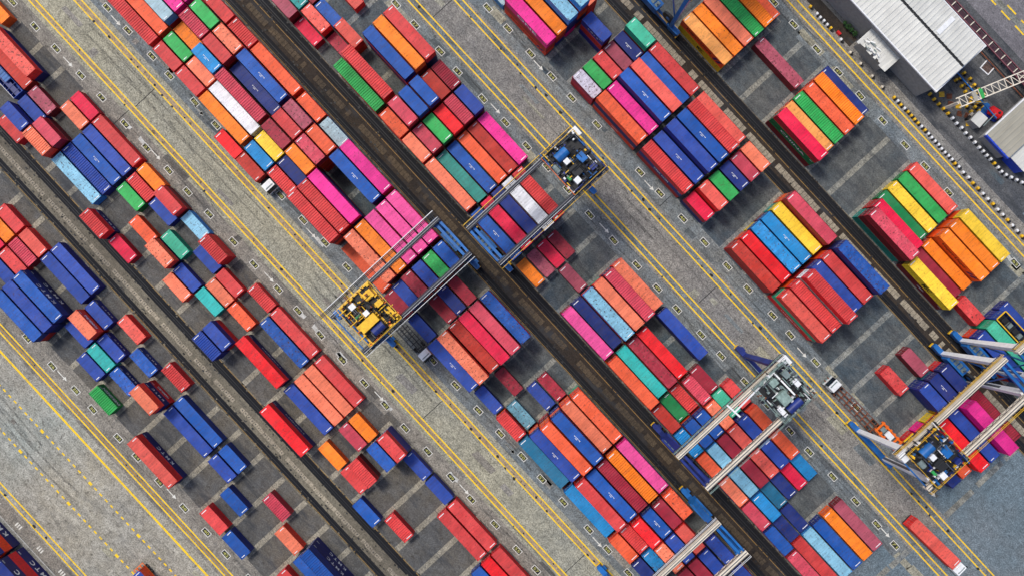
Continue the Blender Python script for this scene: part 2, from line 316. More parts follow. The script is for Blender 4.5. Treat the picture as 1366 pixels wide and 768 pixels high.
# strip, bay, row, tiers, length (2 = twenty feet, 4 = forty feet), paint, roof
STACKS = [
 ('A', -12, 1, 1, 2, 'red', ''), ('A', -12, 2, 1, 2, 'orange', ''), ('A', -12, 3, 1, 2, 'crimson', ''), 
 ('A', -11, 1, 1, 2, 'salmonred', ''), ('A', -11, 2, 1, 2, 'pinkred', 's'), ('A', -11, 3, 1, 2, 'red', ''), ('A', -11, 4, 1, 2, 'blue', ''), 
 ('A', -10, 0, 1, 4, 'blue', ''), ('A', -10, 1, 1, 4, 'blue', ''), ('A', -10, 3, 2, 4, 'blue2', ''), ('A', -10, 4, 2, 4, 'blue', ''), ('A', -10, 5, 2, 4, 'blue2', ''), 
 ('A', -8, 1, 1, 2, 'blue', ''), ('A', -8, 2, 2, 2, 'salmon', ''), ('A', -8, 3, 1, 2, 'blue', ''), 
 ('A', -7, 0, 1, 2, 'salmonred', ''), ('A', -7, 2, 1, 2, 'blue', ''), ('A', -7, 3, 1, 2, 'turquoise', ''), ('A', -7, 4, 1, 2, 'blue', ''), 
 ('A', -6, 1, 1, 2, 'blue2', 'd'), ('A', -6, 3, 1, 2, 'blue2', 'd'), ('A', -6, 5, 1, 2, 'green', 's'), 
 ('A', -5, 0, 1, 2, 'red', 's'), ('A', -5, 2, 3, 2, 'salmon', ''), 
 ('A', -4, 1, 1, 4, 'blue2', ''), ('A', -4, 2, 1, 4, 'blue', ''), ('A', -4, 5, 2, 4, 'salmonred', ''), 
 ('A', -2, 1, 1, 2, 'blue2', ''), ('A', -2, 2, 1, 2, 'blue', ''), 
 ('A', -1, 3, 1, 2, 'blue2', ''), ('A', -1, 5, 1, 2, 'red', ''), 
 ('A', 0, 1, 1, 2, 'pinkred', 's'), ('A', 0, 5, 1, 2, 'blue2', ''), 
 ('A', 1, 2, 1, 2, 'salmon', ''), 
 ('A', 2, 1, 3, 4, 'blue2', 's'), ('A', 2, 2, 2, 4, 'blue2', ''), ('A', 2, 4, 1, 2, 'red', ''), 
 ('B', -17, 5, 1, 2, 'orange', ''), 
 ('B', -16, 2, 1, 4, 'blue', 'open'), ('B', -16, 3, 1, 4, 'brick', ''), ('B', -16, 4, 2, 4, 'salmonred', 'd'), 
 ('B', -14, 0, 1, 2, 'red', ''), ('B', -14, 1, 2, 2, 'blue', ''), ('B', -14, 2, 1, 2, 'blue', ''), ('B', -14, 3, 1, 2, 'mauve', 'd'), 
 ('B', -13, 1, 2, 2, 'salmon', 's'), ('B', -13, 2, 2, 2, 'pinkred', ''), ('B', -13, 4, 1, 2, 'salmon', ''), ('B', -13, 5, 1, 2, 'crimson', ''), 
 ('B', -12, 1, 1, 4, 'lightblue', 'd'), ('B', -12, 2, 1, 4, 'blue', 's'), ('B', -12, 3, 1, 4, 'blue2', 'm'), ('B', -12, 4, 1, 4, 'blue', ''), ('B', -12, 5, 1, 4, 'red', ''), 
 ('B', -10, 0, 2, 2, 'red', 's'), ('B', -10, 3, 1, 2, 'green', ''), ('B', -10, 4, 1, 2, 'red', 's'), ('B', -10, 5, 1, 2, 'orange', ''), 
 ('B', -9, 0, 1, 2, 'crimson', ''), ('B', -9, 2, 1, 2, 'orangered', ''), ('B', -9, 4, 1, 2, 'blue', ''), ('B', -9, 5, 2, 2, 'red', ''), 
 ('B', -8, 2, 2, 2, 'salmon', 'd'), ('B', -8, 3, 1, 2, 'seagreen', ''), ('B', -8, 5, 1, 2, 'lightblue', ''), 
 ('B', -7, 1, 1, 2, 'salmon', ''), ('B', -7, 2, 1, 2, 'blue', ''), ('B', -7, 4, 1, 2, 'blue', ''), ('B', -7, 5, 2, 2, 'red', 's'), 
 ('B', -6, 2, 1, 2, 'turquoise', ''), ('B', -6, 3, 1, 2, 'salmon', ''), ('B', -6, 4, 1, 2, 'red', ''), 
 ('B', -5, 0, 2, 2, 'blue', 's'), ('B', -5, 1, 2, 2, 'blue', ''), ('B', -5, 3, 1, 2, 'orangered', ''), ('B', -5, 5, 1, 2, 'red', 's'), 
 ('B', -4, 2, 2, 4, 'brightred', ''), ('B', -4, 4, 1, 4, 'blue2', 'd'), ('B', -4, 5, 1, 4, 'red', ''), 
 ('B', -2, 0, 2, 4, 'brightred', ''), ('B', -2, 2, 1, 4, 'blue', ''), ('B', -2, 3, 1, 4, 'salmon', ''), ('B', -2, 4, 1, 4, 'salmon', ''), ('B', -2, 5, 1, 4, 'red', ''), 
 ('B', 0, 1, 1, 2, 'orange', ''), ('B', 0, 3, 1, 2, 'pinkred', ''), ('B', 0, 4, 1, 2, 'orange', ''), 
 ('B', 1, 1, 1, 2, 'red', ''), ('B', 1, 2, 2, 2, 'red', 's'), ('B', 1, 4, 3, 2, 'blue2', ''), ('B', 1, 5, 3, 2, 'red', ''), 
 ('B', 2, 0, 1, 2, 'blue2', ''), ('B', 2, 5, 1, 2, 'blue', ''), 
 ('B', 3, 1, 1, 2, 'red', 's'), ('B', 3, 5, 1, 2, 'blue', ''), 
 ('B', 4, 4, 1, 4, 'red', ''), ('B', 4, 5, 1, 4, 'red', ''), 
 ('B', 6, 3, 1, 2, 'blue2', ''), ('B', 6, 4, 1, 4, 'brightred', ''), ('B', 6, 5, 1, 4, 'red', ''), 
 ('C', -14, 1, 4, 4, 'magenta', ''), ('C', -14, 2, 4, 4, 'magenta', ''), ('C', -14, 3, 4, 4, 'paleblue', ''), ('C', -14, 4, 3, 4, 'orangered', ''), ('C', -14, 5, 3, 4, 'red', 's'), 
 ('C', -12, 0, 3, 2, 'red', ''), ('C', -12, 1, 4, 2, 'green', ''), ('C', -12, 2, 4, 2, 'pinkred', 's'), ('C', -12, 3, 3, 2, 'orange', ''), ('C', -12, 4, 3, 2, 'green', ''), ('C', -12, 5, 3, 2, 'red', ''), 
 ('C', -11, 0, 3, 2, 'red', 's'), ('C', -11, 1, 4, 2, 'salmon', 'd'), ('C', -11, 2, 4, 2, 'red', ''), ('C', -11, 3, 4, 2, 'skyblue', 'm'), ('C', -11, 4, 3, 2, 'salmon', ''), ('C', -11, 5, 3, 2, 'red', ''), 
 ('C', -10, 0, 3, 4, 'orangered', ''), ('C', -10, 1, 4, 4, 'blue2', 'm'), ('C', -10, 2, 3, 4, 'navy', 'm'), ('C', -10, 3, 4, 4, 'pinkred', 's'), ('C', -10, 4, 3, 4, 'white', ''), ('C', -10, 5, 3, 4, 'orange', ''), 
 ('C', -8, 0, 3, 2, 'orangered', ''), ('C', -8, 1, 4, 2, 'mauve', 'd'), ('C', -8, 2, 4, 2, 'red', ''), ('C', -8, 3, 4, 2, 'maroon', 'd'), ('C', -8, 4, 3, 2, 'yellow', ''), ('C', -8, 5, 3, 2, 'skyblue', ''), 
 ('C', -7, 0, 3, 2, 'paleblue', 'd'), ('C', -7, 1, 4, 2, 'orangered', ''), ('C', -7, 2, 4, 2, 'pinkred', 'd'), ('C', -7, 3, 4, 2, 'orange', ''), ('C', -7, 4, 3, 2, 'navy', ''), ('C', -7, 5, 3, 2, 'red', 's'), 
 ('C', -6, 0, 4, 4, 'magenta', ''), ('C', -6, 1, 4, 4, 'blue2', 'm'), ('C', -6, 3, 4, 4, 'magenta', ''), ('C', -6, 4, 4, 4, 'red', 's'), ('C', -6, 5, 4, 4, 'red', 's'), 
 ('C', -4, 0, 4, 4, 'pink', ''), ('C', -4, 1, 4, 4, 'pink', ''), ('C', -4, 2, 4, 4, 'pink', ''), ('C', -4, 3, 4, 4, 'orange', ''), ('C', -4, 4, 4, 4, 'salmon', 'd'), ('C', -4, 5, 1, 4, 'orangered', ''), 
 ('C', -2, 0, 4, 2, 'blue2', ''), ('C', -2, 1, 4, 2, 'green', ''), ('C', -2, 2, 4, 2, 'blue', ''), ('C', -2, 3, 4, 2, 'maroon', 'd'), ('C', -2, 4, 3, 2, 'blue', ''), ('C', -2, 5, 2, 2, 'maroon', ''), 
 ('C', -1, 1, 2, 2, 'maroon', ''), ('C', -1, 2, 2, 2, 'navy', ''), ('C', -1, 3, 1, 2, 'maroon', ''), ('C', -1, 5, 1, 2, 'blue', ''), 
 ('C', 0, 0, 3, 4, 'blue2', 'd'), ('C', 0, 1, 4, 4, 'pinkred', ''), ('C', 0, 2, 4, 4, 'crimson', ''), ('C', 0, 3, 3, 4, 'brick', ''), ('C', 0, 4, 4, 4, 'salmon', 'd'), ('C', 0, 5, 3, 4, 'blue', 'm'), 
 ('C', 2, 3, 1, 2, 'maroon', 'd'), ('C', 2, 5, 1, 2, 'blue', ''), 
 ('C', 3, 1, 1, 2, 'maroon', 'd'), ('C', 3, 2, 1, 2, 'blue', ''), ('C', 3, 4, 1, 2, 'steel', 'd'), ('C', 3, 5, 2, 2, 'red', 's'), 
 ('C', 4, 0, 3, 4, 'orangered', ''), ('C', 4, 1, 3, 4, 'salmon', ''), ('C', 4, 2, 4, 4, 'blue2', 'm'), ('C', 4, 3, 4, 4, 'orangered', ''), ('C', 4, 4, 3, 4, 'blue', 'm'), ('C', 4, 5, 2, 4, 'tealblue', ''), 
 ('C', 6, 0, 3, 4, 'pink', ''), ('C', 6, 1, 3, 4, 'orange', 's'), ('C', 6, 2, 3, 4, 'maroon', 's'), ('C', 6, 3, 3, 4, 'blue2', 'm'), ('C', 6, 4, 3, 4, 'red', ''), ('C', 6, 5, 2, 4, 'skyblue', ''), 
 ('C', 8, 0, 3, 2, 'orangered', 'd'), ('C', 8, 1, 3, 2, 'maroon', ''), ('C', 8, 2, 3, 2, 'blue2', 'm'), ('C', 8, 3, 3, 2, 'brightred', ''), ('C', 8, 4, 2, 2, 'red', 's'), ('C', 8, 5, 2, 2, 'orangered', ''), 
 ('C', 9, 1, 3, 2, 'salmonred', ''), ('C', 9, 2, 3, 2, 'blue', ''), ('C', 9, 3, 3, 2, 'salmon', 'd'), ('C', 9, 4, 2, 2, 'skyblue', 'd'), ('C', 9, 5, 2, 2, 'navy', ''), 
 ('C', 10, 0, 2, 2, 'blue', ''), ('C', 10, 1, 3, 2, 'blue', ''), ('C', 10, 2, 3, 2, 'maroon', ''), ('C', 10, 3, 3, 2, 'maroon', ''), 
 ('C', 11, 0, 3, 2, 'blue', ''), 
 ('D', -11, 0, 2, 2, 'mauve', ''), ('D', -11, 1, 2, 2, 'teal', 'd'), ('D', -11, 2, 1, 2, 'maroon', ''), 
 ('D', -10, 0, 1, 2, 'crimson', ''), ('D', -10, 1, 2, 2, 'salmonred', 'd'), ('D', -10, 2, 1, 2, 'blue2', ''), ('D', -10, 4, 1, 2, 'salmonred', ''), 
 ('D', -9, 1, 1, 2, 'maroon', 'd'), ('D', -9, 2, 2, 2, 'salmonred', ''), 
 ('D', -8, 0, 3, 4, 'green', 's'), ('D', -8, 1, 4, 4, 'red', 's'), ('D', -8, 3, 4, 4, 'blue2', ''), ('D', -8, 4, 4, 4, 'orange', ''), ('D', -8, 5, 4, 4, 'red', ''), 
 ('D', -6, 0, 3, 2, 'orangered', ''), ('D', -6, 1, 4, 2, 'pinkred', ''), ('D', -6, 2, 4, 2, 'blue2', ''), ('D', -6, 3, 4, 2, 'blue2', ''), ('D', -6, 4, 3, 2, 'brick', ''), ('D', -6, 5, 3, 2, 'maroon', 's'), 
 ('D', -5, 0, 3, 2, 'salmon', ''), ('D', -5, 1, 3, 2, 'pinkred', ''), ('D', -5, 2, 3, 2, 'green', ''), ('D', -5, 3, 3, 2, 'brightred', ''), ('D', -5, 4, 3, 2, 'pinkred', 's'), ('D', -5, 5, 3, 2, 'blue', ''), 
 ('D', -4, 0, 3, 4, 'salmon', ''), ('D', -4, 1, 2, 4, 'tealgreen', ''), ('D', -4, 2, 2, 4, 'blue2', 'm'), ('D', -4, 3, 2, 4, 'orangered', ''), ('D', -4, 4, 2, 4, 'brick', ''), ('D', -4, 5, 2, 4, 'magenta', ''), 
 ('D', -2, 0, 3, 4, 'blue2', 'm'), ('D', -2, 1, 4, 4, 'crimson', ''), ('D', -2, 2, 4, 4, 'navy', ''), ('D', -2, 3, 4, 4, 'white', ''), ('D', -2, 4, 4, 4, 'red', 's'), 
 ('D', 0, 0, 1, 2, 'orange', ''), ('D', 0, 1, 1, 2, 'mauve', 'd'), ('D', 0, 2, 1, 2, 'crimson', ''), ('D', 0, 3, 1, 2, 'maroon', 'd'), 
 ('D', 1, 2, 1, 2, 'mauve', ''), 
 ('D', 2, 0, 3, 4, 'pink', ''), ('D', 2, 1, 2, 4, 'navy', ''), ('D', 2, 2, 3, 4, 'lightblue', 'd'), ('D', 2, 3, 3, 4, 'salmon', ''), ('D', 2, 4, 3, 4, 'pinkred', 's'), ('D', 2, 5, 2, 4, 'salmon', ''), 
 ('D', 4, 0, 3, 4, 'orangered', ''), ('D', 4, 1, 2, 4, 'turquoise', ''), ('D', 4, 2, 2, 4, 'maroon', 'd'), ('D', 4, 3, 2, 4, 'brightred', ''), ('D', 4, 5, 2, 4, 'blue', ''), 
 ('D', 6, 0, 2, 2, 'brick', ''), ('D', 6, 1, 1, 2, 'darkgreen', ''), ('D', 6, 2, 1, 2, 'red', 's'), ('D', 6, 3, 2, 2, 'pinkred', 's'), ('D', 6, 4, 1, 2, 'maroon', ''), 
 ('D', 7, 0, 2, 2, 'skyblue', 's'), ('D', 7, 1, 2, 2, 'blue2', ''), ('D', 7, 2, 2, 2, 'blue2', ''), ('D', 7, 3, 2, 2, 'salmon', ''), ('D', 7, 4, 1, 2, 'seagreen', ''), ('D', 7, 5, 1, 2, 'red', ''), 
 ('D', 8, 0, 2, 2, 'orangered', ''), ('D', 8, 1, 2, 2, 'lightblue', ''), ('D', 8, 2, 2, 2, 'maroon', ''), ('D', 8, 3, 2, 2, 'salmonred', ''), ('D', 8, 4, 2, 2, 'blue', ''), ('D', 8, 5, 2, 2, 'orangered', ''), 
 ('D', 9, 0, 2, 2, 'salmon', ''), ('D', 9, 1, 2, 2, 'lightblue', ''), ('D', 9, 2, 2, 2, 'maroon', ''), ('D', 9, 3, 2, 2, 'salmonred', ''), ('D', 9, 4, 2, 2, 'blue', ''), ('D', 9, 5, 2, 2, 'orangered', ''), 
 ('D', 10, 0, 2, 2, 'pinkred', ''), ('D', 10, 1, 2, 2, 'skyblue', ''), ('D', 10, 2, 1, 2, 'tealblue', ''), ('D', 10, 3, 1, 2, 'navy', ''), ('D', 10, 4, 1, 2, 'crimson', ''), ('D', 10, 5, 1, 2, 'skyblue', ''), 
 ('D', 11, 0, 2, 2, 'blue2', ''), ('D', 11, 1, 1, 2, 'navy', ''), ('D', 11, 2, 1, 2, 'navy', ''), 
 ('D', 12, 0, 2, 4, 'pinkred', ''), ('D', 12, 1, 1, 4, 'red', ''), ('D', 12, 2, 1, 4, 'lightblue', ''), ('D', 12, 3, 1, 4, 'blue2', ''), ('D', 12, 4, 1, 4, 'orange', ''), ('D', 12, 5, 1, 4, 'mauve', ''), 
 ('E', -7, 5, 1, 2, 'paleblue', ''), 
 ('E', -6, 1, 3, 4, 'salmon', ''), ('E', -6, 2, 5, 4, 'lightblue', 'd'), ('E', -6, 3, 4, 4, 'lightblue', 'd'), ('E', -6, 4, 3, 4, 'orange', ''), ('E', -6, 5, 3, 4, 'magenta', ''), 
 ('E', -4, 2, 3, 2, 'blue', ''), 
 ('E', -3, 0, 3, 2, 'seagreen', ''), ('E', -3, 1, 2, 2, 'navy', 'm'), ('E', -3, 2, 2, 2, 'mauve', ''), ('E', -3, 3, 2, 2, 'red', ''), ('E', -3, 4, 2, 2, 'green', ''), ('E', -3, 5, 2, 2, 'lilac', 'd'), 
 ('E', -2, 0, 3, 4, 'red', ''), ('E', -2, 1, 3, 4, 'blue2', ''), ('E', -2, 2, 4, 4, 'salmonred', ''), ('E', -2, 3, 4, 4, 'blue2', 'm'), ('E', -2, 4, 3, 4, 'magenta', ''), ('E', -2, 5, 3, 4, 'orangered', ''), 
 ('E', 0, 0, 3, 4, 'salmonred', ''), ('E', 0, 1, 4, 4, 'red', 's'), ('E', 0, 2, 4, 4, 'blue2', 'm'), ('E', 0, 3, 4, 4, 'blue', ''), ('E', 0, 4, 3, 4, 'blue', 'm'), ('E', 0, 5, 3, 4, 'red', 's'), 
 ('E', 2, 0, 3, 2, 'salmon', ''), ('E', 2, 1, 3, 2, 'pinkred', ''), ('E', 2, 2, 3, 2, 'navy', 'm'), ('E', 2, 3, 3, 2, 'green', ''), ('E', 2, 4, 3, 2, 'salmonred', ''), ('E', 2, 5, 2, 2, 'crimson', ''), 
 ('E', 4, 0, 3, 4, 'pinkred', ''), ('E', 4, 1, 2, 4, 'yellow', ''), ('E', 4, 2, 2, 4, 'skyblue', 'm'), ('E', 4, 3, 2, 4, 'skyblue', 'd'), ('E', 4, 4, 2, 4, 'brightred', ''), ('E', 4, 5, 2, 4, 'brick', ''), 
 ('E', 6, 0, 4, 4, 'blue2', 'd'), ('E', 6, 1, 3, 4, 'red', ''), ('E', 6, 2, 3, 4, 'blue', ''), ('E', 6, 3, 4, 4, 'red', 's'), ('E', 6, 4, 3, 4, 'red', 's'), ('E', 6, 5, 3, 4, 'salmonred', ''), 
 ('E', 10, 1, 1, 2, 'mauve', ''), ('E', 10, 3, 1, 2, 'red', 'd'), 
 ('E', 11, 0, 2, 2, 'navy', ''), ('E', 11, 1, 2, 2, 'navy', 'm'), ('E', 11, 2, 2, 2, 'blue', ''), 
 ('E', 12, 0, 3, 4, 'maroon', 's'), ('E', 12, 1, 4, 4, 'magenta', ''), ('E', 12, 2, 3, 4, 'blue', ''), ('E', 12, 3, 3, 4, 'brightred', ''), ('E', 12, 4, 2, 4, 'orangered', ''), ('E', 12, 5, 2, 4, 'navy', ''), 
 ('F', -2, 0, 2, 4, 'peach', ''), ('F', -2, 1, 2, 4, 'orange', ''), ('F', -2, 2, 2, 4, 'salmon', ''), ('F', -2, 3, 2, 4, 'green', 's'), ('F', -2, 4, 2, 4, 'orange', 's'), ('F', -2, 5, 1, 4, 'orangered', ''), 
 ('F', 0, 3, 1, 4, 'mauve', 'd'), 
 ('F', 2, 0, 3, 4, 'crimson', ''), ('F', 2, 1, 2, 4, 'peach', ''), ('F', 2, 2, 2, 4, 'green', 's'), ('F', 2, 3, 2, 4, 'orangered', ''), ('F', 2, 4, 2, 4, 'orange', 's'), ('F', 2, 5, 1, 4, 'navy', ''), 
 ('F', 6, 0, 3, 4, 'pinkred', 'd'), ('F', 6, 1, 2, 4, 'crimson', ''), ('F', 6, 2, 1, 4, 'darkgreen', ''), ('F', 6, 3, 1, 4, 'yellow', ''), ('F', 6, 4, 1, 4, 'green', ''), ('F', 6, 5, 1, 4, 'salmonred', ''), 
 ('F', 8, 0, 2, 4, 'yellow', ''), ('F', 8, 1, 1, 4, 'maroon', ''), ('F', 8, 2, 1, 4, 'orange', ''), ('F', 8, 3, 2, 4, 'orange', ''), ('F', 8, 4, 2, 4, 'orange', ''), ('F', 8, 5, 2, 4, 'yellow', ''), 
 ('F', 10, 1, 1, 2, 'red', 'd'), 
 ('F', 11, 0, 2, 4, 'blue', ''), ('F', 11, 1, 2, 4, 'seagreen', ''), ('F', 11, 2, 2, 4, 'open', ''), ('F', 11, 3, 1, 4, 'blue', ''), 
]
stacks = {}
for c, n, k, t, s, cn, fl in STACKS: stacks[(c, n, k)] = (t, 'S' if s == 2 else 'L', cn, fl)
# paint seen on the sides of the lower containers, bottom to top (the topmost is given above)
LOWER = {('A',-10,3):['navy'],('A',-10,4):['navy'],('A',-10,5):['brick'],('A',-5,2):['red','navy'],('A',-4,5):['navy'],('A',-8,2):['red'],('A',2,1):['navy','navy'],('A',2,2):['navy'],
 ('B',-16,4):['navy'],('B',-8,2):['navy'],('B',-4,2):['navy'],('B',-2,0):['navy'],('B',-10,0):['navy'],('B',1,5):['blue','blue'],('B',-9,5):['maroon'],('B',-5,0):['blue'],('B',-5,1):['red'],
 ('B',-14,1):['blue'],('B',-13,1):['red'],('B',-13,2):['maroon'],('B',-7,5):['red'],('B',1,2):['maroon'],('B',1,4):['blue','maroon'],
 ('E',-6,5):['orangered','brick'],('E',-6,4):['blue','brick'],('E',-6,3):['magenta','navy','blue2'],('E',-4,2):['blue','brick'],('E',-3,5):['crimson'],('E',-2,5):['orangered','navy'],('E',-2,3):['blue','blue2','blue2'],
 ('E',0,5):['brick','blue2'],('E',0,3):['teal','seagreen','navy'],('E',2,5):['navy'],('E',4,5):['brick'],('E',4,4):['orange'],('E',4,3):['yellow'],('E',4,2):['maroon'],('E',4,1):['turquoise'],('E',4,0):['orange','orange'],
 ('E',6,5):['brightred','seagreen'],('E',6,4):['orange','orange'],('E',6,3):['crimson','red','white'],('E',6,2):['maroon','mauve'],('E',6,1):['orange','orange'],('E',6,0):['red','maroon','navy'],
 ('E',11,0):['red'],('E',11,1):['steel'],('E',11,2):['blue2'],('E',12,5):['red'],('E',12,4):['magenta'],('E',12,3):['yellow','orange'],('E',12,2):['yellow','orange'],('E',12,1):['magenta','blue','magenta'],('E',12,0):['red','maroon'],
 ('F',-2,0):['yellow'],('F',2,0):['maroon','darkgreen'],('F',2,1):['orange'],('F',2,2):['peach'],('F',2,3):['orange'],('F',2,4):['red'],
 ('F',6,0):['teal','maroon'],('F',6,1):['brick'],('F',8,0):['maroon'],('F',8,3):['orange'],('F',8,4):['orange'],('F',8,5):['orange'],('F',11,0):['orangered'],('F',11,1):['seagreen'],('F',11,2):['blue']}
# lettering on sides: (strip, bay, row, tier) -> text, material, length in metres, letter height, side
TEXTS = {('A',-10,3,1):('K M T C','mark',5.6,0.90),('A',-10,3,2):('K M T C','mark',5.2,1.06),('A',2,1,1):('K M T C','mark',4.8,1.06),('A',2,1,2):('K M T C','mark',4.8,1.06),('A',2,2,2):('K M T C','mark',4.8,1.06),
 ('A',-4,5,1):('K M T C','mark',4.8,1.06),('A',-8,2,2):('HAMBURG','mark',3.6,0.9),('A',-8,1,1):('K M T C','mark',3.2,0.41),('A',-7,2,1):('K M T C','mark',3.2,0.41),('A',-6,1,1):('K M T C','mark',2.9,0.56),('A',-6,3,1):('K M T C','mark',2.9,0.56),
 ('A',-6,5,1):('EVERGREEN','mark',4.8,0.9),('A',-5,2,2):('K M T C','mark',3.4,0.65),('A',-5,2,1):('HAMBURG','mark',3.2,0.8),('B',-10,0,1):('K M T C','mark',3.8,0.56),('B',-8,2,1):('K M T C','mark',3.2,0.65),
 ('B',-4,2,1):('HANJIN','mark',5.5,0.5),('B',-2,0,1):('HANJIN','mark',5.5,0.5),
 ('E',-6,5,3):('ONE','mark',5.5,1.3),('E',-6,5,1):('Hapag-Lloyd','black',6.5,0.6),('E',-4,2,3):('K M T C','mark',2.9,0.41),('E',0,5,2):('CMA CGM','mark',4.2,0.9),('E',6,5,1):('HAMBURG','mark',5.5,0.5),
 ('F',-2,0,1):('MSC','black',1.8,1.3),('F',-2,0,2):('Hapag-Lloyd','black',7,0.8),('F',2,0,2):('CHINA','mark',7,.7),('F',8,0,2):('MSC','black',2.2,1.5),('F',8,3,2):('Hapag-Lloyd','black',6.5,1.0),
 ('F',8,0,1):('HAMBURG','mark',1.8,0.5),('E',-2,5,1):('TRITON','mark',1.8,0.5)}

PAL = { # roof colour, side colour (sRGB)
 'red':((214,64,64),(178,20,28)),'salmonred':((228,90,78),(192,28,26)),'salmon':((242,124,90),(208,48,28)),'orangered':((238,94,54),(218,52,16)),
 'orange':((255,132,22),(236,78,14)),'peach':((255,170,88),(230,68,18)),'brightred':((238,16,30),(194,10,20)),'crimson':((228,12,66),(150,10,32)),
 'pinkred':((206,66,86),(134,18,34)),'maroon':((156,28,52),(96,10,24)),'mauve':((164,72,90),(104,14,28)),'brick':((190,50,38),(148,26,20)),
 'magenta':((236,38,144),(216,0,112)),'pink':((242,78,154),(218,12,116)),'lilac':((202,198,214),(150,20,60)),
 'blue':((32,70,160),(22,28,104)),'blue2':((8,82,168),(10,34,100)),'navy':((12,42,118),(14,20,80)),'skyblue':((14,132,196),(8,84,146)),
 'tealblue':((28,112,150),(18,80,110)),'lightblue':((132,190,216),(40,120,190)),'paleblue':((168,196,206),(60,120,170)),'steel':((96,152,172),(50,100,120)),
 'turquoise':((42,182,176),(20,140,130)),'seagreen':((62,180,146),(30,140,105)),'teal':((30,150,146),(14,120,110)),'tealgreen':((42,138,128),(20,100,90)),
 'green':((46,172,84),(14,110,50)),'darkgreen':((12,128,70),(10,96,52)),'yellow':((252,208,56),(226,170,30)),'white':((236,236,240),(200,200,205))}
WORD = {'red':'red','salmonred':'salmon red','salmon':'pale salmon','orangered':'orange-red','orange':'orange','peach':'peach','brightred':'bright red','crimson':'crimson',
 'pinkred':'dusty pink','maroon':'maroon','mauve':'mauve','brick':'brick red','magenta':'magenta','pink':'hot pink','lilac':'lilac white','blue':'royal blue','blue2':'mid blue','navy':'navy',
 'skyblue':'sky blue','tealblue':'petrol blue','lightblue':'light blue','paleblue':'pale blue','steel':'steel blue','turquoise':'turquoise','seagreen':'sea green','teal':'teal','tealgreen':'dark teal',
 'green':'green','darkgreen':'dark green','yellow':'yellow','white':'white'}
EXT = {'A': -1, 'B': 1, 'C': -1, 'D': 1, 'E': -1, 'F': 1}
# ------------------------------------------------------------------ containers: shared meshes
CL = {'S': 6.058, 'L': 12.192}; CW, CH = 2.438, 2.591
def corrugated(mb, x0, x1, y, z0, z1, sgn, mat, pitch=0.278, depth=0.036):
    n = max(4, round((x1 - x0) / pitch)); p = (x1 - x0) / n; pts = []
    for i in range(n):
        a = x0 + i * p
        pts += [(a, 0), (a + p * .26, 0), (a + p * .5, 1), (a + p * .76, 1)]
    pts.append((x1, 0)); o = len(mb.v); k = mb.mi(mat)
    for x, d in pts:
        yy = y - sgn * depth * d; mb.v += [(x, yy, z0), (x, yy, z1)]
    for i in range(len(pts) - 1):
        q = [o + 2*i, o + 2*i + 2, o + 2*i + 3, o + 2*i + 1]
        mb.f.append(q if sgn < 0 else q[::-1]); mb.m.append(k)
def body_mesh(L, top=True):
    mb = MB(); s = M['side']; h = L / 2; w2 = CW / 2
    mb.box(-h, -w2, 0, h, -w2 + .08, .16, s); mb.box(-h, w2 - .08, 0, h, w2, .16, s)          # bottom rails
    mb.box(-h + .1, -w2 + .085, .03, h - .1, w2 - .085, .15, s)                               # floor
    mb.box(-h, -w2, CH - .1, h, -w2 + .06, CH - .012, s); mb.box(-h, w2 - .06, CH - .1, h, w2, CH - .012, s)
    for sx in (-1, 1):
        a, b = sorted((sx * h, sx * (h - .1)))
        mb.box(a, -w2 + .085, .0, b, w2 - .085, .14, s); mb.box(a, -w2 + .065, CH - .14, b, w2 - .065, CH - .014, s)
        for sy in (-1, 1):
            c, d = sorted((sy * (w2 + .002), sy * (w2 - .13)))
            e, f = sorted((sx * (h + .002), sx * (h - .14)))
            mb.box(e, c, .118, f, d, CH - .118, s)
            c, d = sorted((sy * (w2 + .006), sy * (w2 - .156))); e, f = sorted((sx * (h + .006), sx * (h - .172)))
            mb.box(e, c, -.004, f, d, .118, s); mb.box(e, c, CH - .118, f, d, CH + .006, s)      # corner castings
    for sg in (-1, 1): corrugated(mb, -h + .14, h - .14, sg * (w2 - .012), .16, CH - .1, sg, s)
    # closed front wall, corrugated across (door end is at -x)
    n = 8; x = h - .03; o = len(mb.v); k = mb.mi(s); pts = []
    for i in range(n):
        a = -w2 + .13 + i * (CW - .26) / n; p = (CW - .26) / n
        pts += [(a, 0), (a + p * .3, 0), (a + p * .5, 1), (a + p * .8, 1)]
    pts.append((w2 - .13, 0))
    for y, d in pts: mb.v += [(x - .04 * d, y, .14), (x - .04 * d, y, CH - .13)]
    for i in range(len(pts) - 1): mb.f.append([o + 2*i, o + 2*i + 2, o + 2*i + 3, o + 2*i + 1]); mb.m.append(k)
    return mb.mesh('body')
